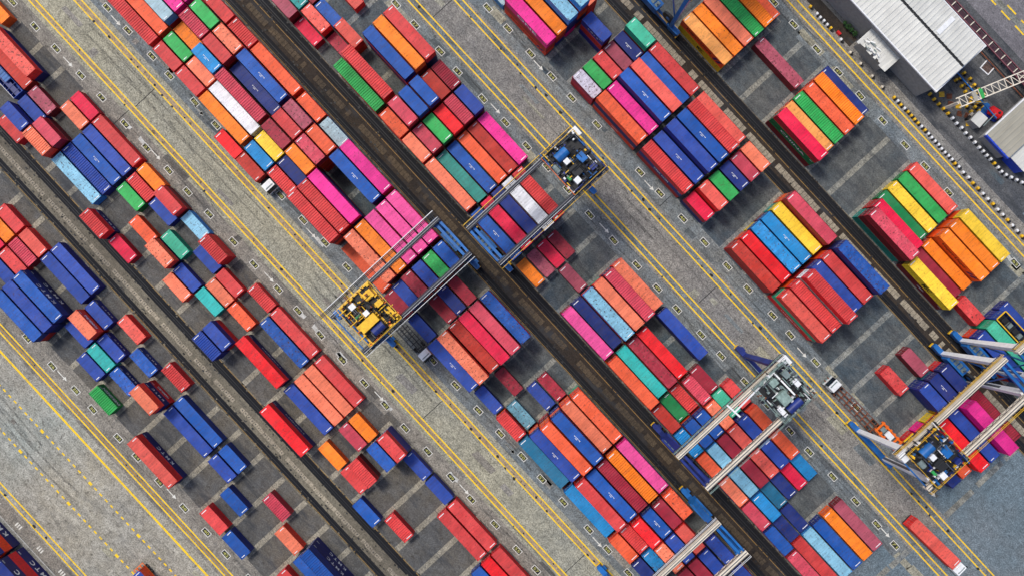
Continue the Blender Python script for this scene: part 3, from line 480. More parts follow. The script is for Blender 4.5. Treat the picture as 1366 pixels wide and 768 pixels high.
def roof_mesh(L, ribbed, marks):
    mb = MB(); m = M['roof']; h = L / 2; w2 = CW / 2; z = CH - .012
    # rim: flat headers at both ends, side rails
    mb.box(-h + .17, -w2 + .001, z - .02, h - .17, -w2 + .065, z + .004, m, False); mb.box(-h + .17, w2 - .065, z - .02, h - .17, w2 - .001, z + .004, m, False)
    mb.box(-h + .001, -w2 + .16, z - .02, -h + .38, w2 - .16, z + .003, m, False); mb.box(h - .38, -w2 + .16, z - .02, h - .001, w2 - .16, z + .003, m, False)
    a0, a1 = -h + .38, h - .38
    p = .46 if ribbed else 1.12; n = round((a1 - a0) / p); p = (a1 - a0) / n; amp = .11 if ribbed else .014; pts = []
    for i in range(n):
        a = a0 + i * p
        if ribbed: pts += [(a, 0), (a + p * .3, 0), (a + p * .5, 1), (a + p * .75, 1)]
        else: pts += [(a, 0), (a + p * .05, 0), (a + p * .09, 1), (a + p * .96, 1)]
    pts.append((a1, 0)); o = len(mb.v); k = mb.mi(m)
    for x, d in pts:
        zz = z - .012 - (amp * (1 - d) if ribbed else amp * d); mb.v += [(x, -w2 + .065, zz), (x, w2 - .065, zz)]
    for i in range(len(pts) - 1): mb.f.append([o + 2*i, o + 2*i + 2, o + 2*i + 3, o + 2*i + 1]); mb.m.append(k)
    mk = M['mark']; zt = z + .009
    if 'a' in marks: mb.quad(-h + .30, -.95, -h + .44, .35, zt, mk)  # plain white strips across the roof ends
    if 'b' in marks: mb.quad(h - .44, -.35, h - .30, .98, zt, mk)
    if 'c' in marks:
        mb.quad(-h + .30, .0, -h + .44, 1.0, zt, mk); mb.quad(h - .44, -.9, h - .30, -.1, zt, mk)
    if 'm' in marks:                                                    # owner code painted along the middle
        for i in range(7): mb.quad(-.8 + i * .24, -.08 + (.07 if i % 3 else 0), -.8 + i * .24 + .14, .09, zt + .012, mk)
        mb.quad(-.35, -.28, .2, -.2, zt + .012, mk)
    return mb.mesh('roof')
def door_mesh(sy):
    mb = MB(); s = M['side']; z0, z1 = .16, CH - .16
    y0, y1 = sorted((sy * .012, sy * (CW / 2 - .14)))
    mb.box(-.05, y0, z0, 0, y1, z1, s)
    for k in range(4):
        zz = z0 + .25 + k * .55; mb.box(-.062, y0 + .06, zz, -.05, y1 - .06, zz + .12, s)
    for q in (.3, .72):
        yy = y0 + (y1 - y0) * q; mb.tube((-.09, yy, z0 - .05), (-.09, yy, z1 + .05), .022, M['zinc'], 5)
        mb.box(-.12, yy - .03, 1.1, -.07, yy + .3, 1.16, M['zinc'])
    return mb.mesh('door')
BODY = {s: body_mesh(CL[s]) for s in 'SL'}
MARKS = ['', 'a', 'b', 'ab', 'c', 'bm']
ROOF = {(s, r, k): roof_mesh(CL[s], r, k) for s in 'SL' for r in (0, 1) for k in MARKS}
DOOR = {sy: door_mesh(sy) for sy in (-1, 1)}
def open_roof_mesh(L):
    mb = MB(); h = L / 2; m = M['yellow']; w2 = CW / 2
    for sy in (-1, 1): mb.box(-h, sy * w2 - .09, CH, h, sy * w2 + .09, CH + .18, m)
    for sx in (-1, 1): mb.box(sx * h - .1, -w2 + .09, CH + .002, sx * h + .1, w2 - .09, CH + .17, m)
    for i in range(9): mb.box(-h + 1 + i * 1.25, -w2 + .1, CH + .05, -h + 1.12 + i * 1.25, w2 - .1, CH + .12, M['dark'])
    mb.box(-h + .2, -w2 + .3, .3, h - .2, w2 - .3, 1.6, M['dark'])
    for i in range(7): mb.box(-h + 1 + i * 1.5, -.5, 1.6, -h + 1.9 + i * 1.5, .6, 2.2, M['greym'] if i % 2 else M['dark'])
    return mb.mesh('roof_bows')

def container(size, cname, label, loc, rz=0, flags='', roof=True, doors=True, text=None, inward=1, group='shipping containers stacked in the yard'):
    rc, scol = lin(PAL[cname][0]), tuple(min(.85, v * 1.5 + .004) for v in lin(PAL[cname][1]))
    if not roof: pass
    kind = 'short_container' if size == 'S' else 'long_container'
    wear = (0.9 if 'd' in flags else R.choice([0.0, 0.05, 0.1, 0.2, 0.35]))
    t = thing(kind, label, 'container', loc, rz, group)
    if flags == 'open': scol = lin(PAL['blue'][0])
    inst('body', BODY[size], t, color=scol, wear=wear * .6)
    h = CL[size] / 2
    if doors:
        for sy in (-1, 1): inst('door', DOOR[sy], t, (-h + .07, 0, 0), color=scol, wear=wear * .6)
    if roof:
        if flags == 'open':
            if cname == 'yellow': inst('roof_frame', OPENR, t)
            else:
                mb = MB()
                for i in range(9): mb.box(-h + .7 + i * 1.32, -CW/2 + .08, CH - .09, -h + .78 + i * 1.32, CW/2 - .08, CH - .03, M['cranenavy'])
                mb.box(-h + .3, -.9, .2, h - .4, .2, 1.3, M['cranenavy']); mb.box(-h + 3, -.4, 1.3, h - 4, .9, 1.9, M['craneblue'])
                mb.bar((-h, -CW/2 + .03, CH + .02), (h, -CW/2 + .03, CH + .02), .07, .05, M['mark']); mb.build('roof_bows', t)
        else:
            r = 1 if 's' in flags else 0
            mk = 'bm' if 'm' in flags else R.choice(MARKS[:5])
            inst('roof', ROOF[(size, r, mk)], t, color=rc, wear=wear)
    if text:
        txt, mat, ln, ht = text; sgn = inward                                  # lettering faces the camera's side
        o = inst('lettering', text_mesh(txt, M[mat]), t, (-.9 if txt.startswith('Hapag') else 0.3, sgn * (CW / 2 + .012), 1.35))
        o.scale = (ln, ht, 1); o.rotation_euler = (math.radians(90), 0, 0 if sgn < 0 else math.pi)
        if txt.startswith('Hapag'):                                                 # the line's blue and dark emblem beside its name
            for q_ in (0, 1):
                e_ = MB(); e_.add([(0, 0, 0), (.62, 0, 0), (.9, 0, .62), (.28, 0, .62)], [(0,1,2,3)], M['navyink']); e_.add([(.34, .0, .68), (.96, .0, .68), (1.24, .0, 1.3), (.62, .0, 1.3)], [(0,1,2,3)], M['navyink'])
                o_ = e_.build('emblem', t, (3.3 + q_ * .95, sgn * (CW / 2 + .014), .65))
        c = inst('owner_code', text_mesh('||||', M[mat]), t, (-sgn * (h - .75), sgn * (CW / 2 + .012), 2.1))
        c.scale = (.7, .3, 1); c.rotation_euler = (math.radians(90), 0, 0 if sgn < 0 else math.pi)
    return t
OPENR = open_roof_mesh(CL['L'])

# ------------------------------------------------------------------ which container is where
occ = {}
for (c, n, k), (t, s, cn, fl) in stacks.items():
    for q in ([n, n + 1] if s == 'L' else [n]): occ[(c, q, k)] = (c, n, k)
def height(c, n, k):
    o = occ.get((c, n, k)); return stacks[o][0] if o else 0
REDS = ['red', 'brick', 'maroon', 'orangered', 'blue', 'blue2', 'navy', 'crimson', 'salmonred', 'orange', 'seagreen', 'mauve']
R2 = random.Random(11)
specs = []
for key in sorted(stacks):
    c, n, k = key; t, s, cn, fl = stacks[key]; x = bay_x(n) + CL[s] / 2; y = row_y(c, k)
    low = LOWER.get(key, []); low = low + [R2.choice(REDS) for _ in range(t - 1 - len(low))]
    bays = [n, n + 1] if s == 'L' else [n]
    inw_y = -1 if y > 0 else 1                                             # toward the point below the camera
    kk = k + inw_y * EXT[c]
    for j in range(1, t + 1):
        top = j == t; z = BASE + (j - 1) * TIER
        vis = top or any((height(c, q, kk) if 0 <= kk <= 5 else 0) < j for q in bays)
        if not vis and abs(x) > 8:
            q = (n - 1) if x > 0 else (bays[-1] + 1)
            vis = height(c, q, k) < j
        f = fl if top else ''
        cnn = cn if top else low[j - 1]
        if cnn == 'open': cnn = 'yellow'; f = 'open'
        specs.append(dict(key=key, j=j, t=t, s=s, col=cnn, fl=f, top=top, vis=vis, x=x, y=y, z=z, inw=inw_y,
                          inview=in_view(x, y, z + CH, 60), text=TEXTS.get((c, n, k, j))))
# ------------------------------------------------------------------ labels that single out one container
STRIP = {'A': 'leftmost yard strip', 'B': 'second strip from left', 'C': 'middle strip left of rails', 'D': 'middle strip right of rails', 'E': 'fifth strip', 'F': 'rightmost yard strip'}
def neigh(sp):
    c, n, k = sp['key']; out = []
    for d in (1, -1):
        kk = k + d * EXT[c] * (1 if True else 1)
        o = occ.get((c, n, kk)) if 0 <= kk <= 5 else None
        out.append(WORD.get(stacks[o][2], 'open-topped') if o else None)
    q = n + (2 if sp['s'] == 'L' else 1)
    o1, o0 = occ.get((c, q, k)), occ.get((c, n - 1, k))
    out.append(WORD.get(stacks[o1][2], 'open-topped') if o1 else None); out.append(WORD.get(stacks[o0][2], 'open-topped') if o0 else None)
    return out                                       # upper-right side, lower-left side, lower-right end, upper-left end
def area(sp):
    px, py = to_px(sp['x'], sp['y'], sp['z'] + CH)
    h = ['far left', 'left', 'centre left', 'centre right', 'right', 'far right'][max(0, min(5, int(px / 227.7)))]
    v = ['top', 'upper part', 'lower part', 'bottom'][max(0, min(3, int(py / 192)))]
    return f'{v} {h}'
used = {}
def make_label(sp):
    ln = 'short' if sp['s'] == 'S' else 'long'; a, b, e, f = neigh(sp); c, n, k = sp['key']
    if sp['top']:
        ad = {'s': 'ribbed', 'd': 'weathered', 'm': 'code-marked', 'open': 'open-topped'}.get(sp['fl'], '')
        head = f"{WORD[sp['col']]} {ad} {ln} container".replace('  ', ' ')
    else:
        tc = WORD.get(stacks[sp['key']][2], 'open-topped')
        pos = 'bottom' if sp['j'] == 1 else ('second' if sp['j'] == 2 else 'third')
        head = f"{WORD[sp['col']]} {ln} container {pos} under the {tc} one"
    if a and b: mid = f" between {a} and {b}" if a != b else f" between two {a} ones"
    elif a or b: mid = f" beside only a {a or b} one"
    else: mid = " with bare ground both sides"
    rowp = ' by truck lane' if k == 5 else (' by rails' if k == 0 else '')
    end = f", {e} beyond its lower end" if e else ", nothing beyond its lower end"
    end2 = f", {f} beyond its upper end" if f else ", nothing beyond its upper end"
    st = f", {'single' if sp['t'] == 1 else 'stacked'}"
    cand = [head + mid + ', ' + area(sp), head + mid + rowp + ', ' + area(sp), head + mid + (f", {e} at lower end, " if e else ', gap at lower end, ') + area(sp),
            head + (f", {e} at lower end" if e else ', gap at lower end') + (f", {f} at upper end, " if f else ", gap at upper end, ") + area(sp),
            head + mid + f", row {['one','two','three','four','five','six'][k]} from the rails, " + area(sp)]
    for q in cand:
        if len(q.split()) <= 16 and q not in used: return q
    return head + ', ' + area(sp)
shown = [s for s in specs if s['vis'] and s['inview']]
# tops first, then the lower ones that show most side; at most 300 of a kind as things, the rest one mass
def disp(s): return abs(s['y']) if not s['top'] else 1e6
cnt = {'S': 0, 'L': 0}; things = set()
for s in sorted(shown, key=lambda s: -disp(s)):
    if cnt[s['s']] < 292: cnt[s['s']] += 1; things.add(id(s))
groups = {}
rest = {}
for s in specs:
    if id(s) in things:
        lb = make_label(s); used[lb] = used.get(lb, 0) + 1; s['label'] = lb
        groups.setdefault(lb, []).append(s)
ORD = ['first', 'second', 'third', 'fourth', 'fifth', 'sixth', 'seventh', 'eighth']
for lb, gs in groups.items():
    if len(gs) > 1:
        gs.sort(key=lambda s: to_px(s['x'], s['y'])[0])
        for i, s in enumerate(gs): s['label'] = f"{lb.rsplit(',', 1)[0]},{lb.rsplit(',', 1)[1]}, {ORD[min(i, 7)]} from the left"
for s in specs:
    if id(s) in things:
        jx, jy = R2.uniform(-.05, .05), R2.uniform(-.035, .035)
        container(s['s'], s['col'], s['label'], (s['x'] + jx, s['y'] + jy, s['z']), R2.uniform(-.0018, .0018), s['fl'], roof=s['top'], text=s['text'], inward=s['inw'])
    else: rest.setdefault(s['col'], []).append(s)
# the containers the photograph hides inside the stacks: one mass of plain boxes
mb = MB()
for cn in sorted(rest):
    mt = simple('hidden_' + cn + '_paint', PAL[cn][1], 0.6)
    for s in rest[cn]:
        h = CL[s['s']] / 2; mb.box(s['x'] - h, s['y'] - CW / 2, s['z'], s['x'] + h, s['y'] + CW / 2, s['z'] + CH, mt)
o = mb.build('containers_inside_stacks'); o['kind'] = 'stuff'
print('container things', cnt, 'hidden', sum(len(v) for v in rest.values()))

# the corner stacks at the lower left, across the far lane
def corner_stack(x, ys, cols, txt, lab):
    for i, y in enumerate(ys):
        for j, cn in enumerate(cols[i]):
            top = j == len(cols[i]) - 1
            container('L', cn, f"{WORD[cn]} long container, {['bottom','middle','top'][j]} tier of the {lab}" + (', outer row' if i == 0 else ', inner row'), (x, y, BASE + j * TIER), 0, '', roof=top,
                      text=(('K M T C', 'mark', 6.0, 1.15) if cn == 'navy' and i == 0 else None), inward=1)
corner_stack(-34.3, (-110.85, -113.65), (('navy', 'orangered', 'blue'), ('blue', 'red', 'blue2')), True, 'cut-off stack at the left border')
corner_stack(-21.2, (-110.85, -113.65), (('navy', 'red', 'navy'), ('navy', 'blue', 'navy')), True, 'stack in the bottom left corner')

# ------------------------------------------------------------------ ground
X1, X2 = -200, 200
def sheet(name, x0, y0, x1, y1, z, mat, parent=None, kind=True):
    mb = MB(); mb.quad(x0, y0, x1, y1, z, mat); return struct(mb, name, parent)
g = MB(); g.quad(-1500, -1500, 1500, 1500, -0.02, M['outer']); struct(g, 'ground')
sheet('road_lower_left', X1, -140, X2, -84.2, 0, M['road_warm'])
sheet('road_left', X1, -33.9, X2, -23.6, 0.0, M['road_mid'])
sheet('road_right', X1, 23.6, X2, 33.4, 0, M['road_east'])
sheet('road_far_right', X1, 80.6, X2, 86, 0, M['road_east'])
sheet('service_area', X1, 86, X2, 108.5, 0, M['oilpatch'])
sheet('road_top_right', X1, 108.5, X2, 170, 0, M['outer'])
LANES = [('A', -84.2, -76.6, 'lane_w'), ('B', -37.95, -33.9, 'lane_w'), ('C', -23.6, -19.9, 'lane_e'), ('D', 19.9, 23.6, 'lane_e'), ('E', 33.4, 37.95, 'lane_e'), ('F', 76.6, 80.6, 'lane_e')]
for c, y0, y1, m in LANES: sheet('truck_lane', X1, y0, X2, y1, 0.0, M['lane_w' if c in 'AB' else m])
sheet('far_lane', X1, -109.0, X2, -105.9, 0.004, M['lane_w'])
# open aprons where the strips end
sheet('end_apron', bay_x(14) + .2, 33.4, X2, 53.7, 0.005, M['apron'])
sheet('end_apron', bay_x(14) - .4, 3.0, X2, 20, 0.005, M['apron'])
sheet('end_apron', 97.1, 20, X2, 33.4, 0.004, M['apron'])
CUT = {'A': 18, 'B': 18, 'C': 16, 'D': 14, 'E': 14, 'F': 16}
padq = MB()
for x_, ya_, yb_ in ((96.4, 14.0, 17.8), (96.5, 18.2, 23.0), (96.4, 26.4, 30.0), (96.5, 33.6, 41.2), (96.3, 42.6, 49.6), (96.2, 50.4, 53.6)): padq.box(x_ - .6, ya_, -.02, x_ + .6, yb_, .022, M['beam_e'], False)
struct(padq, 'concrete_pads')
beams = MB(); nb = 0
slab_me, beam_me = {}, {}
for c in 'ABCDEF':
    west = c in 'AB'; y_in = CTR[c][0] + EXT[c] * 3.5; y_out = CTR[c][0] + EXT[c] * 20.35
    a, b = sorted((y_in, y_out)); mt = M['yard_w' if west else 'yard_e']
    yard = sheet('container_yard', X1, a, bay_x(CUT[c]) - .3, b, 0.001, mt)
    th = (y_out - y_in) / 3
    for n in range(-19, CUT[c]):
        for g3 in range(3):
            ya, yb = sorted((y_in + g3 * th + (.03 if g3 else 0), y_in + (g3 + 1) * th - .03)); yc = (ya + yb) / 2
            free = any((c, n, 2 * g3 + q) not in occ for q in (0, 1))
            free2 = free or any((c, n - 1, 2 * g3 + q) not in occ for q in (0, 1))
            xs = bay_x(n) + .34; xe = bay_x(n + 1) - .88
            if free and in_view((xs + xe) / 2, yc, 0, 30):
                key = west
                if key not in slab_me:
                    q = MB(); hx, hy = (xe - xs) / 2, (yb - ya) / 2
                    q.box(-hx, -hy, -.05, hx, hy, .0, mt, False); slab_me[key] = q.mesh('paving_slab')
                inst('paving_slab', slab_me[key], yard, ((xs + xe) / 2, yc, .018 + R2.uniform(-.006, .006)))
                nb += 1
            # concrete strips that carry the container ends, one slab after another
            w3 = 1.14; xb = bay_x(n) - .27
            if c in 'EF' and n % 2 and c == 'F' and not free2: continue
            if free2 and in_view(xb, yc, 0, 30):
                key = (west, 'b')
                if key not in beam_me:
                    q = MB(); q.box(-w3 / 2, -(yb - ya) / 2 + .06, -.05, w3 / 2, (yb - ya) / 2 - .06, .0, M['beam' if west else 'beam_e'], False); beam_me[key] = q.mesh('concrete_strip')
                inst('concrete_strip', beam_me[key], yard, (xb, yc, .030 + R2.uniform(-.003, .003)))
                nb += 1
            else: beams.box(xb - w3 / 2, ya, -.02, xb + w3 / 2, yb, .028, M['beam' if west else 'beam_e'], False)
    # kerb between the yard and the truck lane
print('slabs', nb)
o = beams.build('concrete_strips_under_stacks'); o['kind'] = 'structure'

# rail trenches with cover slabs, rails on near-black strips
for cy, drt, cob, nm in ((-PER, 'trench_w', 'cobble', 'left'), (0, 'trench', 'cobble_d', 'middle'), (PER, 'trench', 'cobble', 'right')):
    base = sheet('rail_corridor', X1, cy - 3.5, X2, cy + 3.5, 0.003, M[drt])
    q = MB()
    for off, wd in ((2.35, .95), (-2.45, .75)):
        yy = cy + off
        q.quad(X1, yy - wd, X2, yy + wd * .9, .0085, M['gutter'])  # flat near-black strip under each rail
        q.box(X1, yy - .06, .0, X2, yy + .06, .12, M['dark']); q.box(X1, yy - .5, 0.0, X2, yy - .42, .06, M['dark'])
    q.build('rail_gutter', base)
    q = MB()
    for off in (3.42, -3.42): q.box(X1, cy + off - .07, 0, X2, cy + off + .07, .07, M['trench_w'])
    q.build('kerb', base)
    q = MB()
    for off in (1.12, -3.22) if nm != 'left' else (3.2, -3.1): q.quad(X1, cy + off - .05, X2, cy + off + .05, .013, M['yline2'])
    q.build('old_yellow_line', base)
    q = MB(); x = X1; rr = random.Random(int(cy) + 99)
    while x < X2:                                                          # cable trench covers, each its own slab
        if rr.random() > (.1 if nm != 'middle' else .2):
            dy = rr.uniform(-.05, .05); wv = .42 if nm == 'left' else .62
            q.box(x + .03, cy - .35 + dy - wv, -.01, x + .92, cy - .35 + dy + wv, .05 + rr.uniform(0, .03), M[cob], False)
            if nm == 'left' and rr.random() < .8: q.box(x + .4, cy - .45 + dy, .0, x + .58, cy - .2 + dy, .085, M['dark'], False)
        x += .97 if nm != 'left' else .99
    o = q.build('trench_covers', base); o['kind'] = 'stuff'
    # rubble and cable clips along the rail
    q = MB()
    for i in range(1500):
        x = rr.uniform(-130, 130); s_ = rr.uniform(.06, .28); yy = cy + rr.choice((rr.gauss(1.25, .25), rr.gauss(-1.45, .3), rr.gauss(3.1, .15), rr.gauss(-3.0, .2)))
        q.box(x, yy, 0, x + s_ * 1.6, yy + s_, s_ * .5, M[rr.choice(['dark', 'blackspot', drt, 'dark'])], False)
    o = q.build('rubble', base); o['kind'] = 'stuff'

# painted lines
ln = MB()
def line(y, wd, mat='yline', x0=X1, x1=X2, z=.012): ln.quad(x0, y - wd / 2, x1, y + wd / 2, z, M[mat])
for y, wd in ((-32.8, .28), (-31.75, .28), (-26.0, .27), (-24.85, .27), (24.3, .28), (25.55, .27), (31.35, .27), (32.6, .27), (81.5, .28), (83.0, .28), (-82.15, .28), (-85.95, .42), (-104.25, .28), (-105.45, .28)):
    line(y, wd)
line(-83.35, .3, 'yline'); line(-82.75, .35, 'yline2', z=.0105)
for y, wd in ((-108.9, .16),): line(y, wd, 'wline2')
for y0 in (-90.7, -96.75):                                                # dotted guide lines with bigger studs
    x = -130.0; i = 0
    while x < 90:
        wd = .34 if i % 9 == 0 else .2; ln.quad(x, y0 - wd, x + (.9 if i % 9 == 0 else .75), y0 + wd * .6, .012, M['yline']); x += 1.62; i += 1
for x in [-60 + i * 4.2 for i in range(40)]:
    for y in (112.3, 114.0): ln.quad(x, y - .16, x + 2.6, y + .16, .012, M['yline'])
struct(ln, 'painted_lines')
bands = MB()
for y0, y1 in ((-32.65, -31.9), (-25.86, -25.0), (24.45, 25.4), (31.5, 32.45)): bands.quad(X1, y0, X2, y1, .0065, M['rustband' if y0 < 0 else 'lane_e'])
bands.quad(X1, 112.55, X2, 113.75, .006, M['beam_e'])
struct(bands, 'crane_runway')
sp = MB(); rr = random.Random(5)
for y0 in (-25.4, -32.3, 24.9, 31.9, -82.75, -105.0):
    x = -130
    while x < 130:
        x += rr.uniform(1.6, 3.6)
        if rr.random() < (.7 if y0 in (-25.4, 31.9) else .15):
            r_ = rr.uniform(.1, .38); cx, cyy = x, y0 + rr.uniform(-.35, .3) + (-.5 if rr.random() < .3 else 0); k = 9
            sp.add([(cx + math.cos(6.283*i/k) * r_ * rr.uniform(.7, 1.4), cyy + math.sin(6.283*i/k) * r_ * rr.uniform(.6, 1.1), .0155) for i in range(k)], [tuple(range(k))], M['blackspot'])
o = sp.build('grease_spots'); o['kind'] = 'stuff'
m_, n_, b_ = new_mat('tyre_rubber_film'); M['tyre'] = m_
b_.inputs['Base Color'].default_value = (0.05, 0.05, 0.05, 1); b_.inputs['Roughness'].default_value = .9
n_.links.new(mathn(n_, 'MULTIPLY', ramp(n_, noise(n_, geo_pos(n_), .9, 5, .7), [(.4, 0.0), (.65, 1.0)]), .5), b_.inputs['Alpha'])
# cross joints in the roads
j = MB()
for x, ya, yb in ((-78, -31.7, -26.1), (-78.4, -37.5, -33), (-7, 26, 31.2), (30, 26, 31.2), (52, -31.7, -26.1), (9, -31.6, -26.1), (44.8, 83.1, 86), (-50, 25.8, 31.2), (10, 33.5, 36.5), (60, 20, 23.4)):
    j.quad(x, ya, x + .13, yb, .0115, M['gutter'])
struct(j, 'road_joints')
rr = random.Random(58); pq = MB()                                     # later repairs in the paving
for k in range(130):
    y0, y1, ms = rr.choice(((-31.4, -26.4, ('lane_w', 'road_east')), (25.9, 31.0, ('lane_e', 'road_mid')), (-37.6, -33.2, ('yard_w', 'road_east')), (-23.2, -20.4, ('yard_e', 'road_east')), (20.2, 23.2, ('yard_e', 'road_mid')), (33.8, 37.4, ('yard_e', 'road_mid')), (-103, -87, ('lane_w', 'road_mid', 'apron')), (76.9, 80.2, ('yard_e', 'road_mid')), (86, 89, ('yard_e', 'apron'))))
    x = rr.uniform(-110, 110); y = rr.uniform(y0, y1); a, b = rr.uniform(.5, 3.5), rr.uniform(.3, 1.0)
    a = min(a, 6); y = min(max(y, y0 + b), y1 - b)
    pq.add([(x - a, y - b, .0092), (x + a * rr.uniform(.85, 1), y - b * rr.uniform(.8, 1), .0092), (x + a, y + b, .0092), (x - a * rr.uniform(.8, 1), y + b * rr.uniform(.8, 1), .0092)], [(0,1,2,3)], M[rr.choice(ms)])
struct(pq, 'paving_repairs')
# rubber tracks of the lorries, curved here and there
tk = MB()
for k in range(70):
    yc = rr.choice((-35.2, -22.0, 22.0, 35.3, -80.1, 79.0, -28.9, 28.4, -95, -100)) + rr.uniform(-1.2, 1.2); x = rr.uniform(-115, 90); ln_ = rr.uniform(6, 30); amp = rr.uniform(-.7, .7); wdt = rr.uniform(.1, .22)
    for off in (0, 1.85):
        pts = [(x + ln_ * i / 14, yc + off + amp * math.sin(i / 14 * rr.choice((3.1, 3.2)))) for i in range(15)]; o_ = len(tk.v); mi_ = tk.mi(M['tyre'])
        for px_, py_ in pts: tk.v += [(px_, py_ - wdt, .0105), (px_, py_ + wdt, .0105)]
        for i in range(14): tk.f.append([o_ + 2*i, o_ + 2*i + 2, o_ + 2*i + 3, o_ + 2*i + 1]); tk.m.append(mi_)
struct(tk, 'tyre_tracks')

# white-framed bay number plates painted in the truck lanes, arrows and worn blocks
def bay_plate(x, y, num, rz, dark=True):
    q = MB(); wv, hv = 1.02, .56
    q.quad(-wv, -hv, wv, hv, .0125, M['wline']); q.quad(-wv + .14, -hv + .14, wv - .14, hv - .14, .0145, M['blackspot'])
    o = q.build('bay_plate', PL, (x, y, 0)); o.rotation_euler[2] = rz
    t = inst('bay_number', text_mesh(num, M['digit']), PL, (x, y, .0165), rz); t.scale = (1.35, .55, 1)
M['digit'] = line_mat('faded_yellow_digits', (170, 170, 90), .6)
PL = bpy.data.objects.new('lane_markings', None); COL.objects.link(PL); PL['kind'] = 'structure'
def arrow(x, y, s=1.0):
    q = MB(); q.add([(-1.5,-.09,.0125),(.45,-.09,.0125),(.45,.09,.0125),(-1.5,.09,.0125),(.45,-.42,.0125),(1.3,0,.0125),(.45,.42,.0125)], [(0,1,2,3),(4,5,6)], M['wline'])
    q.build('lane_arrow', PL, (x, y, 0))
rr = random.Random(21)
for c, y in (('A', -80.1), ('B', -35.5), ('C', -22.0), ('D', 22.0), ('E', 35.4), ('F', 79.2)):
    for n in range(-19, CUT[c] + (0 if c != 'D' else 1)):
        x = bay_x(n) + 3.0 + rr.uniform(-.7, .7)
        if not in_view(x, y, 0, 20): continue
        if c == 'A' and not (-9 <= n <= 3): continue
        if c == 'E' and n > 13: continue
        if rr.random() < .04: continue
        bay_plate(x, y + rr.uniform(-.12, .12), f"{(n + 21) * 2 + (1 if c in 'BDF' else 0):02d}", rr.uniform(-.03, .03))
ARR = [(-93.96, -35.5), (-93.54, -22.52), (-68.45, -22.52), (-68.39, -22.58), (-67.71, -35.2), (-33.56, -35.13), (-34.33, -22.69), (-27.37, 22.41), (-47.52, -80.04), (-14.54, -79.96), (-27.92, 34.91), (5.76, 22.18), (5.62, 34.9), (25.84, -22.67), (52.03, -22.49), (25.82, -22.64), (25.55, -35.21), (-0.26, -35.09), (51.97, 34.73), (90.63, 22.24), (90.93, 34.79)]
for x, y in ARR: arrow(x, y)
SM = [(-76.39, -35.37), (-71.43, -35.32), (-31.84, -22.53), (-23.69, -35.36), (-19.08, -35.26), (-11.51, -35.16), (22.14, -35.06), (-11.45, -35.39), (2.15, -35.13), (67.12, 79.15)]
q = MB()
for x, y in SM:
    q.add([(x + dx + rr.uniform(-.2,.2), y + dy + rr.uniform(-.1,.1), .0135) for dx, dy in ((-1.3,-.3),(.2,-.5),(1.2,-.3),(1.1,.4),(-.1,.3),(-1.2,.45))], [(0,1,2,3,4,5)], M['wline2'])
q.build('worn_paint', PL)
q = MB()
for i in range(12):
    x = -58 + i * 6.55
    for d in (0, .55, 1.1): q.quad(x + d, -107.95, x + d + .32, -107.05, .0125, M['wline'])
q.build('lane_stripes', PL)

